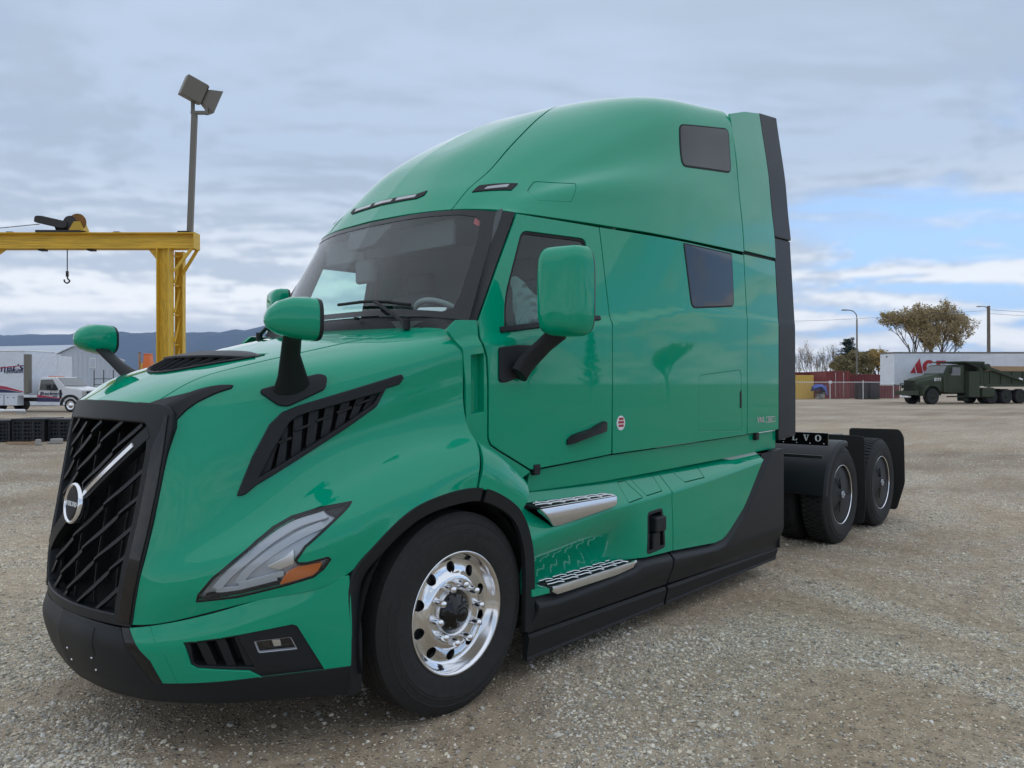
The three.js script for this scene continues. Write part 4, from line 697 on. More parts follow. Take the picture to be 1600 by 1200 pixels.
// ---------- mirrors ----------
{
  const ringOf = (cx, cy, cz, hy, hz, n = 28, pw = 3.2) => Array.from({ length: n }, (_, i) => { const a = i / n * 2 * Math.PI, c = Math.cos(a), s = Math.sin(a); return [cx, cy + hy * Math.sign(s) * Math.abs(s) ** (2 / pw), cz + hz * Math.sign(c) * Math.abs(c) ** (2 / pw)]; });
  for (const sgn of [1, -1]) {
    const f = sgn > 0 ? (g) => g : mirrorZ;
    const dm = new THREE.Group(); dm.name = 'door_mirror'; truck.add(dm);
    const sh = [[-.085, .10, .03], [-.083, .17, .075], [-.072, .205, .105], [-.045, .232, .124], [0, .243, .132], [.05, .246, .134]].map(([dx, hy, hz]) => ringOf(1.875 + dx, 2.152, 1.422, hy, hz, 40, 5));
    const lean = (rings) => rings.map((r) => r.map(([x, y, z]) => [x + (z - 1.42) * .28, y, z]));
    mesh('shell', f(loft(lean(sh), { capB: false, crease: 1.2 })), M.paint, dm);
    mesh('mirror_rim', f(loft(lean([ringOf(1.925, 2.152, 1.422, .246, .134, 40, 5), ringOf(1.945, 2.152, 1.422, .240, .128, 40, 5), ringOf(1.94, 2.152, 1.422, .22, .115, 40, 5)]), { capA: false, capB: false, crease: .8 })), M.plastic, dm);
    mesh('mirror_glass', f(loft(lean([ringOf(1.938, 2.152, 1.422, .222, .117, 40, 5), ringOf(1.941, 2.152, 1.422, .22, .115, 40, 5)]), { crease: .5 })), M.chrome, dm);
    const arm = [[1.775, 1.70, 1.18, .052, .04], [1.80, 1.76, 1.21, .05, .035], [1.86, 1.86, 1.29, .046, .03], [1.90, 1.93, 1.36, .05, .04]].map(([x, y, z, a, b]) => Array.from({ length: 12 }, (_, i) => { const t = i / 12 * 2 * Math.PI; return [x + a * Math.cos(t), y - a * Math.cos(t) * .7, z + b * Math.sin(t)]; }));
    mesh('arm', f(loft(arm, { crease: .9 })), M.plastic, dm);
    mesh('mount', f(panel(side, roundPoly([[1.668, 1.842], [1.80, 1.86], [1.96, 1.862], [1.934, 1.752], [1.885, 1.714], [1.70, 1.664], [1.668, 1.668]], .014), { cell: .04, off: .014, lip: .03, roll: .008 })), M.plastic, dm);
    const hm = new THREE.Group(); hm.name = 'hood_mirror'; truck.add(hm);
    const hr = [[-.145, .012, .016, -.022], [-.13, .040, .040, -.016], [-.09, .068, .064, -.008], [-.035, .085, .083, -.003], [.03, .092, .093, -.002], [.07, .091, .094, -.002]].map(([dx, hy, hz, dy]) => ringOf(.43 + dx, 1.933 + dy, 1.115 + dx * .28, hy, hz, 32, 3));
    const hl = (rings) => rings.map((r) => r.map(([x, y, z]) => [x - (z - 1.115) * .30, y - (x - .41) * .06, z]));
    mesh('shell', f(loft(hl(hr), { capB: false, crease: 1.2 })), M.paint, hm);
    mesh('mirror_rim', f(loft(hl([ringOf(.50, 1.931, 1.135, .092, .095, 32, 3), ringOf(.518, 1.931, 1.14, .090, .093, 32, 3), ringOf(.512, 1.931, 1.14, .078, .080, 32, 3)]), { capA: false, capB: false, crease: .8 })), M.plastic, hm);
    mesh('mirror_glass', f(loft(hl([ringOf(.508, 1.931, 1.14, .081, .083, 32, 3), ringOf(.512, 1.931, 1.14, .079, .081, 32, 3)]), { crease: .5 })), M.chrome, hm);
    const stalk = [[.605, 1.60, .80, .105, .058], [.56, 1.69, .87, .072, .045], [.49, 1.78, .965, .046, .036], [.44, 1.865, 1.06, .042, .034]].map(([x, y, z, a, b]) => Array.from({ length: 14 }, (_, i) => { const t = i / 14 * 2 * Math.PI; return [x + a * Math.cos(t), y, z + b * Math.sin(t)]; }));
    mesh('stalk', f(loft(stalk, { crease: .9 })), M.plastic, hm);
    mesh('mount', f(panel(hoodSide, roundPoly([[.455, 1.615], [.70, 1.688], [.735, 1.682], [.715, 1.628], [.552, 1.552], [.515, 1.558]], .015), { cell: .04, off: .016, lip: .03, roll: .008 })), M.plastic, hm);
  }
}
// ---------- cab interior ----------
{
  const c = new THREE.Group(); c.name = 'cab_interior'; truck.add(c);
  mesh('dashboard', loft([[1.36, 2.015, 1.96], [1.5, 2.02, 1.90], [1.62, 2.02, 1.80], [1.72, 1.96, 1.70]].map(([x, y, yb], i) => { const w = [.68, .86, .98, 1.0][i]; return [[x, y - .02, -w], [x, y, -w * .6], [x, y, w * .6], [x, y - .02, w], [x, yb - .3, w], [x, yb - .3, -w]]; }), { crease: .5 }), M.cabin, c);
  mesh('instrument_hood', loft([[1.46, .02], [1.56, .07], [1.68, .06]].map(([x, h]) => [[x, 2.0, .2], [x, 2.0 + h, .26], [x, 2.0 + h, .72], [x, 2.0, .78]]), { crease: .8 }), M.cabin, c);
  const sw = new THREE.Group(); sw.name = 'steering_wheel'; c.add(sw); sw.position.set(1.88, 2.03, .50); sw.rotation.z = -.62;
  mesh('rim', plain(new THREE.TorusGeometry(.215, .016, 10, 48)).rotateX(Math.PI / 2), M.cabinLight, sw);
  mesh('boss', join(lathe([[.0001, .0], [.07, -.01], [.08, -.04], [.0001, -.05]], 20), box(.4, .02, .035, 0, -.02, 0), box(.035, .02, .2, 0, -.02, .1)), M.cabin, sw);
  mesh('column', rod([1.86, 2.0, .5], [1.70, 1.75, .5], .05), M.cabin, c);
  for (const z of [.52, -.52]) { const s = new THREE.Group(); s.name = 'seat'; c.add(s); s.position.set(2.25, 0, z); mesh('cushion', box(.5, .16, .5, 0, 1.62, 0, .05, 3), M.cabin, s); mesh('backrest', box(.16, .68, .48, .28, 2.0, 0, .06, 3).rotateZ(0), M.cabin, s); mesh('headrest', box(.1, .17, .27, .31, 2.42, 0, .04, 3), M.cabin, s); }
  mesh('floor', box(1.7, .03, 2.1, 2.1, 1.22, 0, 0), M.cabin, c);
  mesh('rear_curtain', box(.03, 1.6, 2.2, 2.82, 1.98, 0, 0), M.cabinLight, c);
  mesh('headliner', sheet([[1.74, 2.63], [2.1, 2.70], [2.8, 2.72]].map(([x, y], i) => [-1, -.5, 0, .5, 1].map((k) => [x + (i ? 0 : .16 * k * k), y, k * (.86 + .07 * i)]))), M.cabinLight, c);
  mesh('visor', box(.03, .16, 1.3, 1.80, 2.56, 0, .01), M.cabin, c);
  const mir = new THREE.Group(); mir.name = 'interior_mirror'; c.add(mir); mesh('mirror_body', box(.05, .16, .20, 1.78, 2.40, -.18, .03, 3), M.cabin, mir); mesh('mirror_stem', rod([1.78, 2.45, -.18], [1.72, 2.60, -.14], .012), M.cabin, mir);
  for (const s of [1, -1]) { const W2 = inset(WINDOW, -.03); const inner = panel(side, inset(DOOR, .03), { holes: [W2], cell: .08, off: -.05, lip: 0 }); mesh('door_trim', s > 0 ? inner : mirrorZ(inner), M.cabin, c); }
  for (const s of [1, -1]) { mesh('inner_pillar', rod([1.66, 1.98, s * .965], [1.955, 2.665, s * .885], .045, .04, 8), M.cabin, c); mesh('side_header', sheet([2.56, 2.74].map((y) => [2.1, 2.3, 2.5, 2.85].map((x) => [x, y, s * (sideZ(x, 2.64) - .06 - (y > 2.7 ? .05 : 0))]))), M.cabinLight, c); }
  // a crumpled protective film left on the driver's window
  const film = []; for (let i = 0; i <= 10; i++) { const r = []; for (let j = 0; j <= 14; j++) { const x = lerp(1.86, 2.16, j / 14), y = lerp(1.98, 2.22 + .05 * Math.sin(j * .45 + .6), i / 10); r.push([x, y, sideZ(x, y) - .035 + .012 * n2(j * .7, i * .9)]); } film.push(r); }
  mesh('protective_film', sheet(film), phy({ name: 'clear film', color: lin(.9, .92, .92), roughness: .18, transmission: .75, thickness: 0 }), c);
}
// ---------- frame, deck, rear fenders ----------
{
  const c = new THREE.Group(); c.name = 'chassis'; truck.add(c);
  for (const z of [.42, -.42]) mesh('frame_rail', box(7.9, .27, .09, 5.1, .86, z, .008, 1), M.steel, c);
  mesh('deck_plate', box(1.0, .012, .9, 5.75, 1.01, 0, .003, 1), M.steel, c);
  for (const x of [1.3, 6.85, 8.17]) mesh('axle', rod([x, .5, -1.0], [x, .5, 1.0], .075, .075, 14), M.steel, c);
  mesh('fifth_wheel', loft([[.99, 1], [1.035, 1], [1.045, .97]].map(([y, k]) => [[7.0, .45], [7.6, .48], [8.0, .40], [8.15, .12], [7.7, .06], [7.7, -.06], [8.15, -.12], [8.0, -.40], [7.6, -.48], [7.0, -.45]].map(([x, z]) => [7.5 + (x - 7.5) * k, y, z * k])), { crease: .4 }), M.steel, c);
  mesh('tail_bar', box(.08, .2, .84, 9.0, .86, 0, .01, 1), M.steel, c);
  mesh('air_line', tube([[5.45, 1.28, .55], [5.62, 1.33, .62], [5.75, 1.31, .80], [5.95, 1.22, .86], [5.80, 1.19, .80], [5.66, 1.20, .70], [5.6, 1.10, .6]], .011, 40, 6), M.rubber, c);
  mesh('air_line', tube([[5.45, 1.22, .40], [5.7, 1.30, .50], [5.92, 1.27, .68], [5.95, 1.18, .72], [5.7, 1.13, .5]], .011, 40, 6), M.rubber, c);
  for (const s of [1, -1]) {
    const fr = (g) => s > 0 ? g : mirrorZ(g);
    // quarter fender round the front of the first drive wheel
    const r = []; for (const [k, z] of [[0, .58], [.0, 1.20], [.025, 1.222], [.06, 1.222]]) { const row = []; for (let i = 0; i <= 16; i++) { const a = lerp(1.42, 3.06, i / 16); row.push([6.85 + (.575 - k) * Math.cos(a), .50 + (.565 - k) * Math.sin(a), z]); } r.push(row); }
    mesh('quarter_fender', fr(sheet(r)), M.plastic, c);
    mesh('fender_brace', fr(beam([6.27, .93, .5], [6.27, .93, 1.2], .03, .03)), M.steel, c);
    const t = new THREE.Group(); t.name = 'splash_board'; c.add(t);
    mesh('board', fr(box(.02, .125, .76, 6.30, 1.105, .865, .004, 1)), M.gloss, t);
    for (const [x, w] of [[7.42, 0], [8.80, .0]]) {
      const poly = roundPoly(x < 8 ? [[.62, 1.09], [1.235, 1.08], [1.245, .34], [1.22, .12], [.62, .10]] : [[.62, 1.09], [1.215, 1.095], [1.265, 1.0], [1.27, .44], [1.17, .10], [.62, .09]], .04);
      const g = slab(poly, .016, .004).rotateY(-Math.PI / 2); g.translate(x, 0, 0); 
      const curve = g.attributes.position; for (let i = 0; i < curve.count; i++) { const y = curve.getY(i); curve.setX(i, curve.getX(i) + .05 * (1.09 - y) ** 2 * (x < 8 ? .4 : 1)); } g.computeVertexNormals();
      mesh('mud_flap', fr(g), M.rubber, c);
      mesh('flap_hanger', fr(beam([x + .02, .98, .3], [x + .02, .98, 1.15], .035, .035)), M.steel, c);
    }
  }
}
// ---------- lettering on the truck ----------
const fontBold = await new FontLoader().loadAsync('fonts/droid/droid_serif_bold.typeface.json');
const fontSans = await new FontLoader().loadAsync('fonts/droid/droid_sans_bold.typeface.json');
function words(s, size, depth = .003, font = fontSans, spread = 1) { const g = plain(new TextGeometry(s, { font, size, depth, curveSegments: 4 })); g.computeBoundingBox(); const b = g.boundingBox; g.translate(-(b.min.x + b.max.x) / 2, -(b.min.y + b.max.y) / 2, 0); g.scale(spread, 1, 1); return g; }
{
  const chars = 'VOLVO'.split('');   // splash board: reads from the front, along +z
  chars.forEach((ch, i) => { for (const s of [1, -1]) { const z = (s > 0 ? 1.15 : -.67) - (4 - i) * .118; mesh('letter', words(ch, .062, .004, fontBold).rotateY(-Math.PI / 2).translate(6.288, 1.115, z), M.white, truck); } });
  const rv = []; for (const s of [1, -1]) for (let i = 0; i < 6; i++) rv.push(plain(new THREE.SphereGeometry(.007, 8, 6)).translate(6.289, 1.06, s * (.53 + i * .135)));
  rv.forEach((g) => mesh('rivet', g, M.satin, truck));
  const em = words('VOLVO', .022, .003, fontBold, 1.25).rotateY(-Math.PI / 2); em.rotateZ(-.14); em.translate(grilleXc(1.085) - .027, 1.085, 0); mesh('emblem_text', em, M.white, truck);
  const b1 = words('VNL', .046, .004, fontSans, 1.2), b2 = words('860', .030, .003, fontSans, 1.3); b1.translate(4.79, 1.352, sideZ(4.8, 1.35) + .001); b2.translate(4.985, 1.347, sideZ(4.98, 1.35) + .001);
  mesh('badge_text', b1, M.satin, truck); mesh('badge_number', b2, M.satin, truck); mesh('badge_outline', slab([[4.90, 1.322], [5.085, 1.322], [5.085, 1.372], [4.90, 1.372]], .003, 0, [[[4.905, 1.327], [5.08, 1.327], [5.08, 1.367], [4.905, 1.367]]]).translate(0, 0, 1.222), M.satin, truck);
}
// ---------- gravel yard ----------
const patchy = (x, z) => {   // 0 bare fine dirt .. 1 loose pale stones
  const wx = x + 1.4 * n2(x * .21, z * .21 + 40), wz = z + 1.4 * n2(x * .21 + 80, z * .21);
  const along = wx * RIGHT.x + wz * RIGHT.z, ahead = wx * AHEAD.x + wz * AHEAD.z;
  return clamp(.5 + .75 * fbm2(along * .55, ahead * .8, 4) + .35 * fbm2(along * .09 + 4, ahead * .3, 3), 0, 1);
};
{
  const N = 2048, TILE = 4.2, col = new Float32Array(N * N * 3), hgt = new Float32Array(N * N), rnd = rng(5);
  const base = [163, 148, 127];
  const coarse = new Float32Array(256 * 256); for (let j = 0; j < 256; j++) for (let i = 0; i < 256; i++) coarse[j * 256 + i] = torus(i / 256, j / 256, 34, 4);
  for (let j = 0; j < N; j++) for (let i = 0; i < N; i++) { const k = j * N + i, c = coarse[(j >> 3) * 256 + (i >> 3)], v = (rnd() - .5) * 46 + c * 26; col[k * 3] = base[0] + v; col[k * 3 + 1] = base[1] + v * .96; col[k * 3 + 2] = base[2] + v * .9; hgt[k] = .25 + c * .14 + (rnd() - .5) * .16; }
  for (let s = 0; s < 46000; s++) {
    const big = rnd(), r = big < .86 ? 1.3 + rnd() * 2.2 : 3 + rnd() * rnd() * 5.5, cx = rnd() * N, cy = rnd() * N, el = .6 + rnd() * .4, an = rnd() * 3.14, ca = Math.cos(an), sa = Math.sin(an);
    const l = 112 + Math.pow(rnd(), 1.3) * 130, w = rnd(), tint = [l * (1.01 + .03 * w), l * (.98 - .03 * w), l * (.92 - .1 * w)], R = Math.ceil(r + 1);
    for (let dy = -R; dy <= R; dy++) for (let dx = -R; dx <= R; dx++) {
      const u = (dx * ca + dy * sa) / r, v = (-dx * sa + dy * ca) / (r * el), d = u * u + v * v; if (d > 1.15) continue;
      const k = ((Math.floor(cy + dy) + N) % N) * N + (Math.floor(cx + dx) + N) % N, a = d > .85 ? (1.15 - d) / .3 : 1, n = (rnd() - .5) * 14;
      for (let q = 0; q < 3; q++) col[k * 3 + q] = lerp(col[k * 3 + q], tint[q] + n, a); hgt[k] = Math.max(hgt[k], .3 + Math.min(.65, r * .1) * Math.sqrt(Math.max(0, 1 - d)));
    }
  }
  const cd = new Uint8Array(N * N * 4), bd = new Uint8Array(N * N * 4);
  for (let k = 0; k < N * N; k++) { for (let q = 0; q < 3; q++) { cd[k * 4 + q] = clamp(col[k * 3 + q], 0, 255); bd[k * 4 + q] = clamp(hgt[k] * 255, 0, 255); } cd[k * 4 + 3] = bd[k * 4 + 3] = 255; }
  const mk = (d, srgb) => { const t = new THREE.DataTexture(d, N, N); t.wrapS = t.wrapT = THREE.RepeatWrapping; t.magFilter = THREE.LinearFilter; t.minFilter = THREE.LinearMipmapLinearFilter; t.generateMipmaps = true; t.anisotropy = 8; if (srgb) t.colorSpace = THREE.SRGBColorSpace; t.needsUpdate = true; return t; };
  const n = 300, warp = (t) => 5200 * (.006 * t + .994 * Math.sign(t) * Math.abs(t) ** 6), pos = [], uv = [], colr = [], idx = [];
  for (let j = 0; j <= n; j++) for (let i = 0; i <= n; i++) {
    const x = 2 + warp(i / n * 2 - 1), z = warp(j / n * 2 - 1); pos.push(x, 0, z); uv.push(x / TILE + .31 * z / TILE, z / TILE - .31 * x / TILE);
    const d = Math.hypot(x, z), fade = 1 / (1 + d / 260), p = patchy(x, z), track = fbm2((x * RIGHT.x + z * RIGHT.z) * .035, (x * AHEAD.x + z * AHEAD.z) * .16, 4), big = fbm2(x * .02 + 9, z * .02, 3);
    const v = 1 + fade * ((p - .45) * .46 + track * .42 + big * .26), warm = .02 + fade * (.5 - p) * .12;
    colr.push(v * (1 + warm), v, v * (1 - warm * 1.2));
  }
  for (let j = 0; j < n; j++) for (let i = 0; i < n; i++) { const a = j * (n + 1) + i; idx.push(a, a + n + 1, a + 1, a + 1, a + n + 1, a + n + 2); }
  const g = new THREE.BufferGeometry(); g.setAttribute('position', new THREE.Float32BufferAttribute(pos, 3)); g.setAttribute('uv', new THREE.Float32BufferAttribute(uv, 2)); g.setAttribute('color', new THREE.Float32BufferAttribute(colr, 3)); g.setIndex(idx); g.computeVertexNormals();
  struct(mesh('ground', g, std({ name: 'gravel', map: mk(cd, true), bumpMap: mk(bd), bumpScale: .02, roughness: .95, vertexColors: true })));
  // loose stones, thickest near the camera
  const shapes = [0, 1, 2].map((s) => { const q = new THREE.IcosahedronGeometry(1, 0), p = q.attributes.position, r2 = rng(70 + s), m = new Map(); for (let i = 0; i < p.count; i++) { const k = [p.getX(i), p.getY(i), p.getZ(i)].map((w) => w.toFixed(3)).join(); if (!m.has(k)) m.set(k, .72 + r2() * .5); const f = m.get(k); p.setXYZ(i, p.getX(i) * f, p.getY(i) * f * .62, p.getZ(i) * f); } q.computeVertexNormals(); return q; });
  const stoneM = std({ name: 'stone', color: lin(1, 1, 1), roughness: .9 });
  shapes.forEach((sh, si) => {
    const want = 140000, im = new THREE.InstancedMesh(sh, stoneM, want), r2 = rng(900 + si), mt = new THREE.Matrix4(), qt = new THREE.Quaternion(), eu = new THREE.Euler(), c = new THREE.Color();
    let k = 0;
    while (k < want) {
      const a = 1.5 + 42 * r2() ** 2.5, l = (r2() - .5) * 1.7 * (a + .6), x = EYE.x + AHEAD.x * a + RIGHT.x * l, z = EYE.z + AHEAD.z * a + RIGHT.z * l, p = patchy(x, z);
      if (r2() > .05 + 1.1 * sstep(.34, .85, p)) continue;
      const t = r2(), s = .0032 + .0048 * t * t + (r2() < .14 ? .008 * r2() : 0) + (r2() < .010 ? .010 : 0);
      eu.set((r2() - .5) * .7, r2() * 6.28, (r2() - .5) * .7); qt.setFromEuler(eu); mt.compose(V(x, s * .22, z), qt, V(s * (.8 + r2() * .7), s * (.7 + r2() * .5), s)); im.setMatrixAt(k, mt);
      const l0 = .24 + .56 * r2(), w = r2() * .2; c.setRGB(l0 * (1.02 + w * .2), l0 * (.97 - w * .22), l0 * (.87 - w)); im.setColorAt(k, c); k++;
    }
    im.name = numbered('loose_gravel'); im.castShadow = im.receiveShadow = true; im.userData = { kind: 'stuff', label: ['small pale broken stones strewn over the yard', 'grey angular pebbles lying loose on the yard', 'beige rounded pebbles lying loose on the yard'][si], category: 'gravel' }; scene.add(im);
  });
}
// ---------- the yard round the truck ----------
// ground spots as metres to the right of and ahead of the photographer; local x runs right, local z towards the photographer
const TURN = LOOK - Math.PI / 2;
const spot = (r, a, y = 0) => [EYE.x + AHEAD.x * a + RIGHT.x * r, y, EYE.z + AHEAD.z * a + RIGHT.z * r];
const yard = (name, label, cat, r, a, turn = 0, group) => thing(name, label, cat, spot(r, a), TURN + turn, group);
const grime = (base, amt, f = 9, streak = 1) => { const t = noiseTex(256, (u, v) => { const n = torus(u, v * streak, f, 4), m = torus(u + .3, v + .1, f * 4, 3); const k = 1 + amt * (n * .9 + m * .5); return base.map((c) => c * k); }, true); return t; };
Object.assign(M, {
  craneY: std({ name: 'yellow crane paint', map: grime([.85, .69, .22], .26, 14), roughness: .55 }),
  galv: std({ name: 'weathered steel', color: lin(.19, .175, .15), roughness: .6, metalness: .2 }),
  rustBrown: std({ name: 'rusty paint', map: grime([.50, .34, .16], .35, 20), roughness: .8 }),
  rustDark: std({ name: 'greasy iron', color: lin(.03, .026, .023), roughness: .6 }),
  red2: std({ name: 'red container paint', map: grime([.50, .235, .225], .14, 7), roughness: .65 }),
  redDark: std({ name: 'dull red container paint', map: grime([.44, .20, .20], .16, 7), roughness: .7 }),
  yel2: std({ name: 'yellow container paint', map: grime([.83, .69, .34], .12, 7), roughness: .65 }),
  whiteP: phy({ name: 'white vehicle paint', color: lin(.68, .69, .70), roughness: .35, clearcoat: .6, clearcoatRoughness: .1 }),
  trailerW: std({ name: 'trailer skin', map: grime([.84, .86, .89], .05, 5), roughness: .45 }),
  wallGrey: std({ name: 'metal cladding', map: grime([.72, .75, .79], .04, 5), roughness: .5 }),
  roofW: std({ name: 'pale roofing', color: lin(.62, .67, .74), roughness: .4 }),
  olive: std({ name: 'olive drab', map: grime([.215, .25, .185], .10, 6), roughness: .75 }),
  oliveDark: std({ name: 'dark olive', color: lin(.018, .024, .014), roughness: .8 }),
  darkGlass: phy({ name: 'vehicle glass', color: lin(.05, .06, .065), roughness: .05, clearcoat: 1 }),
  navy: std({ name: 'navy', color: lin(.02, .025, .09), roughness: .4 }),
  stripe: std({ name: 'red stripe', color: lin(.42, .03, .07), roughness: .4 }),
  concrete: std({ name: 'concrete', map: grime([.62, .61, .59], .10, 12), roughness: .9 }),
  wood: std({ name: 'bare timber', map: grime([.66, .54, .42], .14, 10), roughness: .85 }),
  orange: std({ name: 'safety orange', color: lin(.72, .16, .03), roughness: .5 }),
  tarp: std({ name: 'blue tarpaulin', color: lin(.03, .07, .32), roughness: .5 }),
  crate: std({ name: 'black moulded plastic', color: lin(.02, .022, .026), roughness: .6 }),
  bark: std({ name: 'grey bark', color: lin(.17, .145, .12), roughness: .95 }),
  hill: std({ name: 'forested hillside', map: grime([.15, .19, .20], .5, 40), roughness: 1 }),
  wire: std({ name: 'wire', color: lin(.10, .10, .105), roughness: .6 }),
});
const leafMat = (r, g, b) => phy({ color: lin(r, g, b), roughness: .9, transmission: .3, thickness: 0 });
// ---- yellow gantry with hoist ----
{
  const D = 22, k = D / 1202, t = yard('gantry_crane', 'yellow steel gantry crane with a hoist on its beam, behind the truck', 'crane', -9.72, D);
  const iBeam = (L, h, w, tw) => join(box(L, tw, w, 0, h / 2 - tw / 2, 0, .004, 1), box(L, tw, w, 0, -h / 2 + tw / 2, 0, .004, 1), box(L, h - 2 * tw, tw, 0, 0, 0, 0));
  mesh('beam', iBeam(16, .46, .34, .035).translate(-7.32, 5.73, 0), M.craneY, t);
  mesh('end_plate', box(.03, .47, .42, .70, 5.73, 0, .004, 1), M.craneY, t);
  mesh('top_plate', box(.34, .04, .3, .38, 5.985, 0, .004, 1), M.rustDark, t);
  mesh('column', iBeam(5.5, .36, .34, .03).rotateZ(Math.PI / 2).translate(-.18, 2.75, .05), M.craneY, t);
  mesh('column', iBeam(5.5, .24, .2, .02).rotateZ(Math.PI / 2).translate(.05, 2.75, -.42), M.craneY, t);
  for (let i = 0; i < 6; i++) { const y = .3 + i * .85; mesh('lattice', beam([.02, y, -.1], [.06, y + .72, -.42], .05, .05), M.craneY, t); mesh('lattice', beam([.02, y + .78, -.1], [.06, y + .78, -.42], .04, .04), M.craneY, t); }
  mesh('brace', beam([.10, 4.86, .1], [.62, 5.52, .12], .07, .07), M.craneY, t); mesh('brace', beam([.12, 4.80, -.36], [.66, 5.52, -.16], .07, .07), M.craneY, t);
  mesh('gusset', slab([[-.36, 5.5], [-.66, 5.5], [-.36, 5.12]], .03, .003).translate(0, 0, .05), M.craneY, t);
  mesh('column', iBeam(5.5, .36, .34, .03).rotateZ(Math.PI / 2).translate(-6.0, 2.75, .05), M.craneY, t); mesh('gusset', slab([[-5.82, 5.5], [-4.72, 5.5], [-5.82, 4.7]], .03, .003), M.craneY, t);
  mesh('foot', box(.7, .06, 1.2, 0, .03, -.2, .004, 1), M.rustDark, t); mesh('foot', box(.7, .06, 1.2, -6, .03, -.2, .004, 1), M.rustDark, t);
  const h = new THREE.Group(); h.name = 'hoist'; t.add(h); h.position.set(-3.1, 5.96, 0);
  mesh('bed', box(1.3, .06, .4, -.05, .03, 0, .004, 1), M.rustDark, h);
  mesh('belt_guard', (() => { const g = slab(roundPoly([[-.72, .28], [-.70, .46], [-.52, .46], [.18, .30], [.22, .14], [.08, .10], [-.62, .26]], .07), .14, .01); return g; })().translate(0, 0, .16), M.rustDark, h);
  mesh('motor', rod([-.25, .22, -.1], [.25, .22, -.1], .13, .13, 18), M.rustDark, h);
  mesh('drum', rod([.26, .28, -.15], [.26, .28, .16], .19, .19, 24), M.rustDark, h);
  mesh('gear', join(lathe([[.05, -.03], [.24, -.03], [.25, 0], [.24, .03], [.05, .03]], 28).rotateX(Math.PI / 2), box(.44, .05, .07, 0, 0, 0), box(.05, .44, .07, 0, 0, 0)).translate(.46, .29, .12), M.rustBrown, h);
  mesh('bearing_stand', loft([[.04, .26], [.30, .10]].map(([y, w]) => [[.5 - w, y, -.12], [.5 + w * .7, y, -.12], [.5 + w * .7, y, .2], [.5 - w, y, .2]]), { crease: .4 }), M.craneY, h);
  mesh('cable', rod([-3.0, 5.5, 0], [-3.0, 4.86, 0], .014, .014, 6), M.rustDark, t);
  mesh('hook', join(box(.07, .16, .05, -3.0, 4.80, 0, .012), tube([[-3.0, 4.73, 0], [-2.985, 4.66, 0], [-2.93, 4.60, 0], [-3.0, 4.535, 0], [-3.08, 4.585, 0], [-3.085, 4.64, 0]], .022, 24, 8)), M.rustDark, t);
  mesh('power_cable', tube([[-3.8, 6.22, 0], [-6, 6.0, .1], [-9, 5.95, .2], [-14, 6.3, .3]], .012, 30, 5), M.rustDark, t);
  const fixtures = [[-4.6, 5.97], [-1.55, 5.97], [-2.3, 5.48], [-3.7, 5.48]]; fixtures.forEach(([x, y]) => mesh('clamp', box(.18, .05, .2, x, y, 0, .004, 1), M.rustDark, t));
  // floodlight on its pole
  const f = yard('floodlight', 'floodlight on a tall slim pole above the gantry crane', 'floodlight', -9.24, D); 
  mesh('pole', beam([.03, 5.98, 0], [.16, 9.36, 0], .15, .15, V(0, 0, 1), .02), M.galv, f);
  mesh('yoke', join(box(.46, .09, .1, .30, 9.40, .02, .01), box(.09, .36, .08, .12, 9.56, .02, .01), box(.09, .28, .08, .52, 9.48, .02, .01)), M.galv, f);
  const hd = new THREE.Group(); hd.name = 'head'; f.add(hd); hd.position.set(.28, 9.95, .02); hd.rotation.set(.25, .55, -.48);
  mesh('ballast_box', box(.58, .58, .5, -.16, .02, 0, .02, 2), M.galv, hd); mesh('cover', box(.03, .54, .46, .145, .02, 0, .006, 1), M.rustDark, hd);
  mesh('reflector', loft([[.16, .20], [.34, .27], [.52, .34]].map(([x, s]) => [[x, s, s], [x, -s, s], [x, -s, -s], [x, s, -s]]), { capA: true, capB: false, crease: .4 }), M.galv, hd);
  mesh('glass', box(.015, .64, .64, .515, 0, 0, .002, 1), M.lens, hd);
}
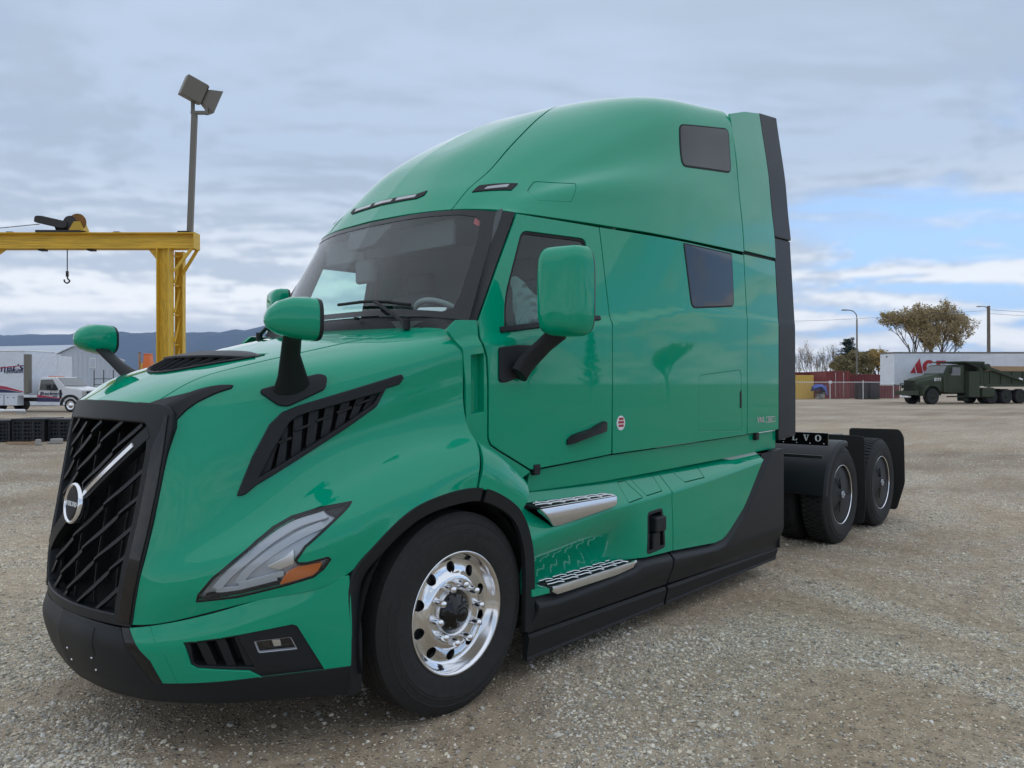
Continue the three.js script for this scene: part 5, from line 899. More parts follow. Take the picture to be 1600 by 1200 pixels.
// ---- far left: hills, building, container, box truck, crates ----
{
  const ridge = [[-2200, 250], [-1900, 262], [-1650, 258], [-1330, 268], [-1165, 292], [-1080, 294], [-990, 290], [-900, 262], [-860, 250], [-800, 268], [-730, 240], [-600, 238], [-500, 228], [-400, 206], [-310, 170], [-200, 120], [-60, 70], [200, 35], [600, 20], [1000, 12], [1500, 5]].map(([r, h]) => [r * 2.5, h * 2.4]);
  const hAt = table(ridge), rows = [];
  for (let j = 0; j <= 14; j++) { const row = [], q = j / 14, prof = Math.sin(Math.min(1, q * 1.25) * Math.PI / 2) * (q > .8 ? 1 - (q - .8) * 1.2 : 1); for (let i = 0; i <= 240; i++) { const r = lerp(-9000, 3700, i / 240), h = hAt(r), n = fbm2(r * .0016, j * .35, 4) * .22 * q + (q > .6 ? fbm2(r * .02, j, 3) * .03 : 0), a = 7600 + j * 170, s = spot(r, a); row.push([s[0], Math.max(-5, h * (prof + n * .6)) , s[2]]); } rows.push(row); }
  struct(mesh('hills', sheet(rows), M.hill));
  // gabled metal building
  const k = 75 / 1202, t = yard('metal_building', 'pale grey metal building with a shallow gable roof behind the box truck', 'building', 0, 75);
  const X = (u) => (u - 800) * k, Y = (v) => (601 - v) * k + 1.65, P = [[94, 553], [118, 541], [193, 563]].map(([u, v]) => [X(u), Y(v)]);
  const face = (p, z) => [[p[0][0], 0, z], [p[2][0], 0, z], [p[2][0], p[2][1], z], [p[1][0], p[1][1], z], [p[0][0], p[0][1], z]];
  const wall = slab([[P[0][0], 0], [P[2][0], 0], [P[2][0], P[2][1]], [P[1][0], P[1][1]], [P[0][0], P[0][1]]], .15, 0); mesh('wall', wall, M.wallGrey, t);
  mesh('wall', beam([P[0][0], Y(600) + .7, -.1], [P[0][0] - 22, Y(600) + .7, -7], .1, 4.7), M.wallGrey, t);
  mesh('wall', beam([P[2][0] - .1, Y(600) + .2, -.1], [P[2][0] - 22, Y(600) + .2, -7], .1, 3.7), M.wallGrey, t);
  const sh = (p, dx) => [p[0] - dx, p[1]], roofP = (a, b) => sheet([[[a[0], a[1] + .06, .25], [b[0], b[1] + .06, .25]], [[a[0] - 22, a[1] + .06, -7], [b[0] - 22, b[1] + .06, -7]]], .08, V(0, 1, 0));
  mesh('roof', roofP([P[0][0] - .3, P[0][1] - .1], P[1]), M.roofW, t); mesh('roof', roofP(P[1], [P[2][0] + .3, P[2][1] - .1]), M.roofW, t);
  for (let i = 1; i < 14; i++) { const x = lerp(P[0][0], P[2][0], i / 14), top = x < P[1][0] ? lerp(P[0][1], P[1][1], (x - P[0][0]) / (P[1][0] - P[0][0])) : lerp(P[1][1], P[2][1], (x - P[1][0]) / (P[2][0] - P[1][0])); mesh('cladding_rib', box(.05, top - .1, .03, x, top / 2, .085, 0), M.wallGrey, t); }
  const w = new THREE.Group(); w.name = 'window'; t.add(w); mesh('frame', box(.62, .95, .06, X(146), Y(568), .10, .01), M.white, w); mesh('pane', box(.5, .83, .02, X(146), Y(568), .135, 0), M.wallGrey, w);
  // white storage container behind the box truck
  const c = yard('storage_container', 'plain white storage container behind the pickup cab of the box truck', 'container', 0, 58), kc = 58 / 1202, cx = (u) => (u - 800) * kc;
  mesh('shell', box(cx(84) - cx(8), 3.75, 2.4, (cx(84) + cx(8)) / 2, 1.9, -1.2, .03), M.trailerW, c); mesh('corner_post', box(.42, 3.85, .3, cx(89), 1.95, .0, .03), M.trailerW, c); mesh('top_rail', box(cx(86) - cx(8), .1, .12, (cx(86) + cx(8)) / 2, 3.76, .03, .01), M.galv, c);
  for (let i = 0; i < 5; i++) mesh('panel_joint', box(.04, 3.5, .03, lerp(cx(14), cx(80), i / 4), 1.85, .01, 0), M.trailerW, c);
  // yellow container and orange bin further back
  const y = yard('shipping_container', 'yellow container seen low beyond the metal building, beside the crane column', 'container', -22.2, 46, .1, 'shipping containers'); container(y, 3.0, 2.9, 2.4, M.yel2, 12);
  const o = yard('site_bin', 'orange upright bin standing at the foot of the crane column', 'bin', -16.55, 35);
  mesh('body', loft([[0, .20, .20], [2.2, .20, .2], [2.95, .13, .16], [3.0, .11, .14]].map(([yy, a, b]) => [[-a, yy, -b], [a, yy, -b], [a, yy, b], [-a, yy, b]]), { crease: .4 }), M.orange, o); mesh('lid', box(.30, .06, .34, 0, 3.0, 0, .02), M.orange, o); mesh('base', box(.5, .12, .5, 0, .06, 0, .02), M.rustDark, o);
  const p = yard('steel_post', 'thin rusty steel post left of the orange bin', 'post', -16.95, 35); mesh('shaft', rod([0, 0, 0], [0, 3.05, 0], .05, .05, 8), M.wood, p); mesh('cap', rod([0, 3.05, 0], [0, 3.1, 0], .07, .06, 8), M.galv, p);
}
function container(t, L, H, W, m, ribs) {   // front face at local z = 0, left end at x = 0
  mesh('shell', box(L, H - .2, W, L / 2, H / 2, -W / 2 - .02, .02, 1), m, t);
  mesh('frame', join(box(L + .06, .14, W + .06, L / 2, H - .07, -W / 2, .01, 1), box(L + .06, .16, W + .06, L / 2, .10, -W / 2, .01, 1), box(.12, H - .1, .12, .03, H / 2, -.04, .01, 1), box(.12, H - .1, .12, L - .03, H / 2, -.04, .01, 1)), m, t);
  for (let i = 0; i < ribs; i++) mesh('corrugation', loft([.18, H - .14].map((y) => { const x = .12 + (L - .24) * (i + .5) / ribs, w = (L - .24) / ribs * .28; return [[x - w * 1.5, y, -.02], [x + w * 1.5, y, -.02], [x + w, y, .03], [x - w, y, .03]]; }), { crease: .3 }), m, t);
}
function wheelSimple(R, w, rimR, rimM = M.satin, tyreM = M.rubber) {   // axis z, outer face at z = 0
  return { tyre: lathe([[rimR, -.02], [R * .8, 0], [R * .93, -.01], [R, -.05], [R, -w + .05], [R * .93, -w], [rimR, -w]], 40).rotateX(Math.PI / 2), rim: lathe([[.0001, .02], [rimR * .28, .02], [rimR * .34, -.03], [rimR * .7, -.06], [rimR * .9, -.02], [rimR, -.015], [rimR, -.06]], 32).rotateX(Math.PI / 2) };
}
function addWheel(t, x, y, z, R, w, rimR, rimM, face = 1, name = 'wheel') { const g = new THREE.Group(); g.name = name; t.add(g); g.position.set(x, y, z); if (face < 0) g.rotation.y = Math.PI; const q = wheelSimple(R, w, rimR); mesh('tyre', q.tyre, M.rubber, g); mesh('rim', q.rim, rimM, g); return g; }
// a word bent flat on a plane z = 0 of a thing
function lettering(t, s, size, x, y, z, m, font = fontSans, slant = 0, spread = 1) { const g = words(s, size, .012, font, spread); if (slant) g.applyMatrix4(new THREE.Matrix4().set(1, slant, 0, 0, 0, 1, 0, 0, 0, 0, 1, 0, 0, 0, 0, 1)); g.translate(x, y, z); return mesh('lettering', g, m, t); }
// ---- white box truck, facing right ----
{
  const k = 45 / 1202, t = yard('box_truck', 'white box truck with pickup cab and red and navy stripes, left edge', 'truck', (110 - 800) * k, 45, -.16);
  const X = (u) => (u - 110) * k, Y = (v) => (644 - v) * k;
  const prof = [[X(51), .62], [X(51), 1.22], [X(55), 1.98], [X(59), 2.08], [X(80), 2.07], [X(86), 1.98], [X(98), 1.52], [X(108), 1.47], [X(123), 1.40], [X(128), 1.30], [X(129), .70], [X(124), .55]];
  mesh('cab_body', slab(roundPoly(prof, .06), 1.95, .09).translate(0, 0, -.98), M.whiteP, t);
  mesh('side_window', slab(roundPoly([[X(55.5), 1.30], [X(58.5), 1.90], [X(79), 1.92], [X(89), 1.34], [X(84), 1.28]], .04), .02, .003).translate(0, 0, .005), M.darkGlass, t);
  mesh('windshield', sheet([[[X(84.5), 2.02, -.12], [X(84.5), 2.02, -1.84]], [[X(99), 1.54, -.06], [X(99), 1.54, -1.9]]], .02, V(-.6, -.8, 0)), M.darkGlass, t);
  mesh('windshield_frame', beam([X(83.5), 2.05, 0], [X(99.5), 1.52, .0], .05, .06), M.whiteP, t);
  mesh('door_line', slab([[X(52.5), .66], [X(91), .66], [X(91), 1.26], [X(52.5), 1.26]], .006, 0, [[[X(52.5) + .02, .68], [X(91) - .02, .68], [X(91) - .02, 1.245], [X(52.5) + .02, 1.245]]]).translate(0, 0, .002), M.rustDark, t);
  mesh('door_handle', box(.2, .04, .03, X(60), 1.16, .015, .01), M.rustDark, t);
  mesh('fender_vent', box(.12, .5, .02, X(93), 1.06, .01, .02), M.plastic, t);
  mesh('navy_band', slab([[X(51.5), .60], [X(90), .60], [X(93), .78], [X(70), .84], [X(51.5), .86]], .006, 0).translate(0, 0, .006), M.navy, t);
  mesh('red_band', slab([[X(51.5), .87], [X(70), .85], [X(94), .78], [X(94), .82], [X(72), .93], [X(51.5), 1.02]], .006, 0).translate(0, 0, .007), M.stripe, t);
  mesh('arch_flare', sheet([[], []].map((_, j) => Array.from({ length: 17 }, (_, i) => { const a = Math.PI * i / 16, r = j ? .66 : .52; return [r * Math.cos(a) * 1.02, .40 + r * Math.sin(a) * .95, .05]; })), .08, V(0, 0, 1)), M.plastic, t);
  lettering(t, 'Bruckner\'s', .18, X(77), 1.09, .008, M.navy, fontSans, .35, 1.15); lettering(t, 'TRUCK', .07, X(83), .93, .008, M.navy);
  const fr = new THREE.Group(); fr.name = 'front'; t.add(fr); mesh('grille', box(.05, .42, 1.1, X(129) + .02, 1.02, -.98, .02), M.darkPlastic, fr); mesh('grille_bar', box(.04, .08, 1.15, X(129) + .045, 1.05, -.98, .01), M.chrome, fr); mesh('bumper', box(.16, .26, 1.95, X(129) + .06, .62, -.98, .04), M.chrome, fr);
  for (const z of [-.2, -1.76]) mesh('headlight', box(.06, .42, .26, X(129) + .02, 1.04, z, .03), M.guide, fr);
  const mr = new THREE.Group(); mr.name = 'mirror'; t.add(mr); mesh('mirror_head', box(.22, .34, .16, X(78), 1.46, .28, .05), M.plastic, mr); mesh('mirror_arm', beam([X(88), 1.34, .0], [X(78), 1.36, .26], .05, .08), M.plastic, mr);
  mesh('roof_lights', box(.12, .06, 1.2, X(64), 2.10, -.98, .02), M.amber, t);
  addWheel(t, 0, .40, .03, .40, .26, .26, M.chrome); addWheel(t, 0, .40, -1.99, .40, .26, .26, M.chrome, -1); addWheel(t, X(-20), .40, .15, .40, .5, .26, M.chrome); addWheel(t, X(-20), .40, -2.1, .40, .5, .26, M.chrome, -1);
  mesh('frame', box(6.2, .22, .9, X(30), .72, -.98, .02), M.rustDark, t);
  mesh('box_body', box(5.2, Y(548) - 1.02, 2.45, X(33) - 2.6, (Y(548) + 1.02) / 2, -.98, .03), M.trailerW, t);
  mesh('corner_post', box(.30, Y(553) - Y(614), .28, X(37), (Y(553) + Y(614)) / 2, .08, .02), M.galv, t); mesh('front_wall', box(.08, 2.4, 2.2, X(36), 2.2, -1.1, .02), M.trailerW, t);
  mesh('roof_rail', box(5.24, .07, 2.5, X(33) - 2.6, Y(547.5), -.98, .02), M.satin, t);
  const bz = .25; mesh('stripe', slab([[X(32.5), Y(613)], [X(32.5), Y(611.5)], [X(2), Y(604)], [X(-60), Y(596)], [X(-60), Y(606)], [X(0), Y(608)]], .006, 0).translate(0, 0, bz + .006), M.stripe, t); mesh('stripe', slab([[X(31), Y(613.5)], [X(0), Y(608.5)], [X(-60), Y(606.5)], [X(-60), Y(613.5)]], .006, 0).translate(0, 0, bz + .008), M.navy, t);
  lettering(t, 'Bruckner\'s', .40, X(-7), Y(568.5), bz, M.navy, fontSans, .25, 1.2).rotation.z = .06; mesh('underline', beam([X(-30), Y(577), bz + .01], [X(28.5), Y(571), bz + .01], .01, .05), M.stripe, t);
  lettering(t, 'TRUCK &', .13, X(19.5), Y(577.5), bz, M.navy, fontSans, 0, 1.25); lettering(t, 'EQUIPMENT', .13, X(16), Y(581.5), bz, M.navy, fontSans, 0, 1.25);
  for (const u of [-14, 11]) { const b = new THREE.Group(); b.name = 'tool_locker'; t.add(b); mesh('locker_body', box(.86, .58, .5, X(u), .67, .02, .02), M.trailerW, b); mesh('latch', box(.08, .05, .03, X(u) - .2, .86, .28, .01), M.rustDark, b); mesh('latch', box(.08, .05, .03, X(u) + .2, .86, .28, .01), M.rustDark, b); }
}
{ // pipe bundle lying below the truck, rack behind it
  const p = yard('plastic_pipe', 'white pipe lying on blocks below the box truck', 'pipe', -27.9, 42.6); mesh('pipe_run', rod([-1.1, .17, 0], [1.1, .20, .3], .07, .07, 14), M.white, p); mesh('collar', rod([-.5, .18, .08], [-.2, .18, .1], .095, .095, 14), M.white, p); mesh('block', box(.3, .12, .3, -.8, .06, 0, .01), M.concrete, p); mesh('block', box(.3, .12, .3, .9, .06, .25, .01), M.concrete, p);
  const r = yard('steel_rack', 'black tubular rack behind the nose of the box truck', 'rack', -31.5, 60); const rr = []; for (let i = 0; i < 4; i++) mesh('upright', rod([i * .75 - 1.1, 0, 0], [i * .75 - 1.1, 2.75, 0], .035, .035, 6), M.rustDark, r); for (const y of [1.6, 2.05]) mesh('rail', rod([-1.1, y, 0], [1.15, y, 0], .03, .03, 6), M.rustDark, r);
}
{ // black plastic crates, concrete block, timber
  const mk = (r, a, L, h, label, turn) => {
    const t = yard('plastic_crate', label, 'crate', r, a, turn, 'black plastic crates in a low row'); 
    mesh('core', box(L - .06, h - .05, .95, 0, h / 2, -.5, .01, 1), M.darkPlastic, t);
    for (const x of [-L / 2, -L / 6, L / 6, L / 2]) mesh('post', box(.05, h, .05, x, h / 2, 0, .008, 1), M.crate, t);
    const n = 6; for (let i = 0; i < n; i++) mesh('slat', box(L, h / n * .42, .03, 0, h * (i + .5) / n, .012, .006, 1), M.crate, t);
    for (let i = 0; i < 9; i++) mesh('rib', box(.022, h * .9, .03, -L / 2 + L * (i + .5) / 9, h / 2, .022, .005, 1), M.crate, t);
    mesh('rim', box(L + .05, .05, 1.06, 0, h, -.48, .01, 1), M.crate, t); return t;
  };
  mk(-13.78, 21.9, .86, .64, 'black plastic crate in the middle of the low row, beside the timber', .02); mk(-12.86, 22.1, .9, .62, 'black plastic crate nearest to the truck grille', -.03); mk(-14.72, 21.8, .92, .60, 'black plastic crate behind the concrete block', .04);
  const c = yard('concrete_block', 'grey concrete barrier block at the left edge of the yard', 'block', -14.35, 18.95, .1);
  mesh('block_body', loft([[0, .55], [.14, .50], [.48, .22], [.5, .19]].map(([y, w]) => [[-2, y, -.3 * w / .55], [w, y, -.3 * w / .55], [w, y, .3 * w / .55], [-2, y, .3 * w / .55]]), { crease: .4 }), M.concrete, c); mesh('base_course', box(2.62, .06, .68, -.73, .03, 0, .02), M.concrete, c);
  const w = yard('timber_plank', 'bare timber plank lying in front of the black crates', 'plank', -13.3, 20.9); mesh('board', box(.84, .05, .12, 0, .05, 0, .006), M.wood, w); mesh('nail_strip', box(.1, .02, .13, .3, .08, 0, .003), M.wood, w);
  const b1 = yard('stone_block', 'small pale block at the end of the timber plank', 'block', -12.75, 20.7); mesh('lump', box(.11, .17, .14, 0, .08, 0, .03), M.concrete, b1); mesh('chip', box(.07, .05, .08, .08, .03, .05, .015), M.concrete, b1);
  const b2 = yard('stone_block', 'low pale block under the crate nearest to the grille', 'block', -12.55, 21.2, .1); mesh('lump', box(.28, .15, .18, 0, .075, 0, .03), M.concrete, b2); mesh('chip', box(.08, .06, .1, -.18, .03, .03, .015), M.concrete, b2);
}
// ---- far right: containers, fence, trailer, dump truck ----
{
  const c1 = yard('shipping_container', 'yellow shipping container seen end-on behind the right-hand fence', 'container', 30.4, 84, 0, 'shipping containers'); container(c1, 2.5, 2.62, 6, M.yel2, 9);
  const c2 = yard('shipping_container', 'long dull red shipping container behind the yellow one', 'container', 31.3, 91, 0, 'shipping containers'); container(c2, 6.1, 3.05, 2.4, M.redDark, 18);
  const c3 = yard('shipping_container', 'red shipping container seen end-on with a white label', 'container', 35.15, 86, 0, 'shipping containers'); container(c3, 2.6, 3.08, 6, M.red2, 8); mesh('label', box(.34, .28, .01, .42, 1.85, .035, 0), M.white, c3);
  const c4 = yard('shipping_container', 'lower dull red shipping container beside the white trailer', 'container', 38.2, 88, 0, 'shipping containers'); container(c4, 6.1, 2.75, 2.4, M.redDark, 18);
  for (const c of [c3]) { mesh('lock_rod', rod([1.0, .2, .06], [1.0, 2.9, .06], .03, .03, 6), M.satin, c); mesh('lock_rod', rod([1.9, .2, .06], [1.9, 2.9, .06], .03, .03, 6), M.satin, c); }
  const f = yard('chain_link_fence', 'chain-link fence with grey posts in front of the containers', 'fence', 0, 81.5), FX = [25, 29, 33.7, 37.2, 40.4, 44];
  for (const x of FX) mesh('fence_post', rod([x, 0, 0], [x, 2.05, 0], .05, .05, 8), M.satin, f);
  mesh('top_rail', rod([25, 1.84, 0], [44, 1.84, 0], .035, .035, 8), M.satin, f);
  const wires = []; for (let x = 25; x < 44; x += .22) { wires.push(rod([x, .05, 0], [x + 1.8, 1.84, 0], .0035, .0035, 3), rod([x + 1.8, .05, 0], [x, 1.84, 0], .0035, .0035, 3)); } const wm = mesh('chain_mesh', join(wires), M.satin, f); wm.userData.kind = 'stuff';
  const pal = (r, h, lab) => { const t = yard('pallet_stack', lab, 'pallets', r, 83, 0, 'dark stacks behind the fence'); const n = Math.round(h / .16); for (let i = 0; i < n; i++) { mesh('pallet', join(box(1.05 + .05 * Math.sin(i * 3), .045, 1.0, .02 * Math.sin(i * 5), .14 + i * .16, 0, .005, 1), box(1.0, .09, .12, 0, .06 + i * .16, .42, 0), box(1.0, .09, .12, 0, .06 + i * .16, -.42, 0)), M.crate, t); } };
  pal(37.7, 1.95, 'left stack of dark plastic pallets behind the fence'); pal(38.95, 1.85, 'right stack of dark plastic pallets behind the fence');
  const b = yard('junk_pile', 'pile of scrap under a blue tarpaulin behind the fence', 'scrap', 33.15, 83); const r5 = rng(55);
  const tr = []; for (let i = 0; i <= 10; i++) { const row = []; for (let j = 0; j <= 12; j++) { const u = j / 12 - .5, v = i / 10; row.push([u * 1.5, 1.45 + .2 * Math.sin((u + .5) * 3.1) - (v > .5 ? (v - .5) * (.6 + 1.6 * sstep(.1, .5, u)) : (.5 - v) * 1.2) + .06 * n2(j * .8, i), (v - .5) * 1.0]); } tr.push(row); } mesh('tarpaulin', sheet(tr, .02, V(0, 1, 0)), M.tarp, b);
  for (let i = 0; i < 12; i++) mesh('scrap', box(.25 + r5() * .35, .15 + r5() * .3, .3, (r5() - .5) * 1.1, .12 + r5() * .9, .1 + r5() * .2, .04).rotateZ((r5() - .5) * .5), [M.crate, M.galv, M.concrete][i % 3], b);
  // white trailer
  const D = 67, k = D / 1202, t = yard('semi_trailer', 'long white semi trailer with a red logo, right edge behind the dump truck', 'trailer', 0, D), X = (u) => (u - 800) * k, Y = (v) => (601 - v) * k + 1.65;
  const x0 = X(1397), x1 = x0 + 16.15;
  mesh('box_body', box(16.15, Y(553) - Y(603), 2.55, (x0 + x1) / 2, (Y(553) + Y(603)) / 2, -1.28, .05), M.trailerW, t); mesh('top_rail', box(16.2, .13, 2.6, (x0 + x1) / 2, Y(552), -1.28, .02), M.galv, t); mesh('bottom_rail', box(16.2, .14, 2.58, (x0 + x1) / 2, Y(603) + .05, -1.28, .02), M.satin, t); mesh('front_corner', box(.9, Y(554) - Y(602), .03, x0 + .55, (Y(554) + Y(602)) / 2, .012, .01), M.trailerW, t);
  for (let i = 1; i < 14; i++) mesh('side_post', box(.04, Y(555) - Y(601), .02, x0 + 1 + i * 1.1, (Y(555) + Y(601)) / 2, .005, 0), M.trailerW, t);
  mesh('marker', box(.1, .16, .04, X(1385.5), Y(558.5), .02, .02), M.darkPlastic, t);
  for (const z of [-.4, -2.1]) mesh('landing_leg', box(.14, 1.35, .14, x0 + 2.4, .72, z, .01), M.rustDark, t); for (const x of [x1 - 2.6, x1 - 1.3]) { addWheel(t, x, .5, 0, .5, .55, .3, M.satin); addWheel(t, x, .5, -2.55, .5, .55, .3, M.satin, -1); }
  const logo = (p) => slab(p.map(([u, v]) => [X(u), Y(v)]), .014, .002).translate(0, 0, .02);
  const lg = new THREE.Group(); lg.name = 'logo'; t.add(lg);
  mesh('logo_letter', logo([[1422, 584], [1428.5, 573], [1431, 584]]), M.red, lg); mesh('logo_letter', logo([[1429.5, 571.5], [1437, 561], [1442, 584], [1433, 584]]), M.red, lg);
  const arcC = []; for (let i = 0; i <= 16; i++) { const a = lerp(.9, 5.2, i / 16); arcC.push([1451.5 + 10 * Math.cos(a), 574 - 10.5 * Math.sin(a)]); } for (let i = 16; i >= 0; i--) { const a = lerp(.9, 5.2, i / 16); arcC.push([1451.8 + 4.2 * Math.cos(a), 574 - 5.5 * Math.sin(a)]); } mesh('logo_letter', logo(arcC), M.red, lg);
  mesh('logo_letter', logo([[1463, 564.5], [1478, 564.5], [1478, 569], [1469, 569], [1469, 572], [1477, 572], [1477, 576], [1469, 576], [1469, 580], [1478, 580], [1478, 584.5], [1463, 584.5]]), M.red, lg);
  const wd = yard('weed', 'dark dry weed standing in front of the white trailer', 'weed', 38.9, 66); const wr = rng(8); const st = []; for (let i = 0; i < 26; i++) st.push(tube([[0, 0, 0], [(wr() - .5) * .5, .9 + wr() * .4, (wr() - .5) * .4], [(wr() - .5) * 1.5, 1.5 + wr() * 1.1, (wr() - .5) * .6]], .012, 6, 4)); mesh('stems', join(st), M.rustDark, wd); mesh('seed_head', join(Array.from({ length: 30 }, () => box(.12, .09, .1, (wr() - .5) * 1.0, 1.5 + wr() * .5, (wr() - .5) * .5, .02))), M.rustDark, wd);
}
{ // olive dump truck, facing left
  const t = yard('dump_truck', 'olive green military dump truck parked in front of the white trailer', 'truck', 33.95, 62, .30);
  const W = 2.4, ext = (p, w, z = 0, b = .04) => slab(p, w, b).translate(0, 0, -W / 2 + z);
  mesh('hood', loft([[-1.12, 1.05, 1.95, .62], [-.9, 1.05, 2.08, .66], [.2, 1.05, 2.28, .78], [1.35, 1.05, 2.5, .92]].map(([x, a, b, w]) => [[x, a, -W / 2 - w], [x, a, -W / 2 + w], [x, b - .3, -W / 2 + w], [x, b, -W / 2 + w * .7], [x, b, -W / 2 - w * .7], [x, b - .3, -W / 2 - w]]), { crease: .5 }), M.olive, t);
  const gr = new THREE.Group(); gr.name = 'grille'; t.add(gr); mesh('grille_shell', box(.14, .9, 1.15, -1.16, 1.52, -W / 2, .03), M.olive, gr); for (let i = 0; i < 7; i++) mesh('grille_bar', box(.06, .06, 1.0, -1.24, 1.22 + i * .11, -W / 2, .01), M.oliveDark, gr);
  for (const z of [-.05, -W + .05]) { const f = z < -1 ? -1 : 1; mesh('fender', sheet([0, 1].map((j) => Array.from({ length: 13 }, (_, i) => { const a = Math.PI * (.02 + .98 * i / 12); return [.85 * Math.cos(a), .72 + .82 * Math.sin(a) * (i < 7 ? 1 : 1.05), z - f * (j ? .55 : -.02)]; })), .04, V(0, 1, 0)), M.olive, t); mesh('headlight', box(.1, .26, .28, -1.02, 1.42, z - f * .28, .04), M.oliveDark, t); }
  mesh('bumper', box(.22, .34, 2.3, -1.5, .92, -W / 2, .03), M.olive, t); mesh('brush_guard', join([-.6, -.2, .2, .6].map((z) => box(.06, .7, .06, -1.52, 1.35, -W / 2 + z, .01)), box(.06, .06, 1.3, -1.52, 1.68, -W / 2, .01)), M.oliveDark, t); mesh('tow_hook', box(.3, .16, .9, -1.62, .62, -W / 2, .03), M.satin, t);
  mesh('cab_body', ext(roundPoly([[1.25, .95], [1.25, 2.42], [1.75, 3.16], [2.05, 3.24], [3.35, 3.24], [3.42, .95]], .08), 2.1), M.olive, t);
  mesh('windshield', sheet([[[1.30, 2.50, -.22], [1.30, 2.50, -W + .22]], [[1.72, 3.12, -.28], [1.72, 3.12, -W + .28]]].map((r) => r.map((p) => [p[0] - .03, p[1] + .02, p[2]])), .02, V(1, 0, 0)), M.darkGlass, t); mesh('windshield_trim', beam([1.27, 2.5, -.16], [1.72, 3.16, -.2], .07, .07), M.olive, t); mesh('windshield_trim', beam([1.27, 2.5, -W / 2], [1.72, 3.16, -W / 2], .06, .05), M.olive, t);
  mesh('door_window', slab(roundPoly([[1.95, 2.35], [2.12, 3.02], [2.95, 3.02], [2.95, 2.35]], .06), .03, .004).translate(0, 0, -.145), M.darkGlass, t); mesh('door', slab([[1.55, 1.15], [1.6, 2.3], [3.1, 2.3], [3.1, 1.15]], .03, .008).translate(0, 0, -.14), M.olive, t); mesh('door_handle', box(.16, .05, .04, 2.95, 1.75, -.10, .01), M.oliveDark, t);
  mesh('mirror', box(.08, .5, .3, 1.55, 2.75, .22, .03), M.oliveDark, t);
  lettering(t, '0111', .26, .75, 2.02, -.30, M.white, fontSans, .1, .9);
  mesh('step', box(1.5, .1, .3, 2.3, .62, -.05, .02), M.oliveDark, t); mesh('step', box(1.6, .08, .3, 2.3, .95, -.08, .02), M.oliveDark, t);
  mesh('side_cabinet', box(1.1, 2.1, .55, 4.05, 1.62, -.05, .03), M.olive, t); mesh('air_cleaner', rod([5.0, 1.5, -.2], [5.0, 3.0, -.2], .28, .28, 18), M.olive, t); mesh('fuel_tank', box(1.35, .8, .6, 5.6, .95, -.1, .12, 3), M.olive, t); mesh('spare_rack', box(.5, .6, .7, 3.6, .55, -.5, .05), M.oliveDark, t);
  mesh('frame', box(11.2, .32, .9, 4.1, .98, -W / 2, .02), M.oliveDark, t);
  const d = new THREE.Group(); d.name = 'dump_body'; t.add(d); mesh('bed', box(6.2, 1.25, 2.45, 8.4, 2.1, -W / 2, .04), M.olive, d); mesh('top_board', box(6.1, .42, 2.3, 8.45, 2.93, -W / 2, .02), M.wood, d); mesh('headboard', box(.16, 2.0, 2.5, 5.25, 2.5, -W / 2, .03), M.olive, d); mesh('cab_guard', loft([[2.35, 3.42, 3.50], [3.2, 3.42, 3.52], [5.3, 3.32, 3.5]].map(([x, a, b]) => [[x, a, .05], [x, b, .05], [x, b, -W - .05], [x, a, -W - .05]]), { crease: .4 }), M.olive, d); mesh('guard_brace', slab([[3.4, 3.40], [5.25, 3.40], [5.25, 2.75]], .05, .004).translate(0, 0, .0), M.oliveDark, d);
  for (const x of [5.9, 7.1, 8.3, 9.5, 10.7]) mesh('side_stake', box(.12, 1.2, .08, x, 2.1, .06, .01), M.olive, d); mesh('lower_rail', box(6.2, .2, .12, 8.4, 1.52, .06, .02), M.olive, d);
  mesh('tailgate_arm', beam([5.6, 2.95, .2], [9.3, 1.95, .2], .14, .22), M.olive, t); mesh('arm_tip', beam([8.75, 2.14, .29], [9.15, 2.03, .29], .02, .14), M.white, t); mesh('arm_pivot', rod([5.35, 3.05, .05], [5.35, 3.05, .35], .26, .26, 18), M.olive, t);
  for (const x of [0, 5.75 + .4, 7.75, 9.3]) { if (x === 6.15) continue; addWheel(t, x, .62, .02, .62, .48, .33, M.oliveDark); addWheel(t, x, .62, -W - .02, .62, .48, .33, M.oliveDark, -1); } addWheel(t, 6.15, .62, .02, .62, .48, .33, M.oliveDark); addWheel(t, 6.15, .62, -W - .02, .62, .48, .33, M.oliveDark, -1);
}
// ---- lamps, pole, wires ----
{
  const s = yard('street_lamp', 'grey street lamp with a curved arm above the red containers', 'street lamp', 42.6, 95); mesh('pole', rod([0, 0, 0], [0, 9.6, 0], .13, .09, 10), M.galv, s); mesh('arm', tube([[0, 9.6, 0], [-.08, 10.2, 0], [-.5, 10.65, 0], [-1.2, 10.8, 0]], .06, 20, 8), M.galv, s); mesh('lamp_head', box(.75, .14, .3, -1.5, 10.78, 0, .05, 3), M.galv, s);
  const u = yard('utility_pole', 'brown wooden utility pole behind the white trailer', 'pole', 62.0, 100); mesh('pole', rod([0, 0, 0], [-.05, 11.8, 0], .24, .19, 10), M.bark, u); mesh('lamp_arm', tube([[0, 11.2, 0], [-.5, 11.7, 0], [-1.2, 11.75, 0]], .05, 14, 6), M.galv, u); mesh('lamp_head', box(.5, .12, .25, -1.3, 11.72, 0, .04), M.galv, u);
  for (const [y, e] of [[11.3, 10.5], [10.8, 9.9]]) mesh('line', tube([[0, y, 0], [12, y - .9, 2], [26, e, 5]], .02, 20, 4), M.wire, u);
  mesh('line', tube([[0, 11.2, 0], [-30, 9.0, 10], [-62, 8.4, 30]], .015, 30, 4), M.wire, u);
}
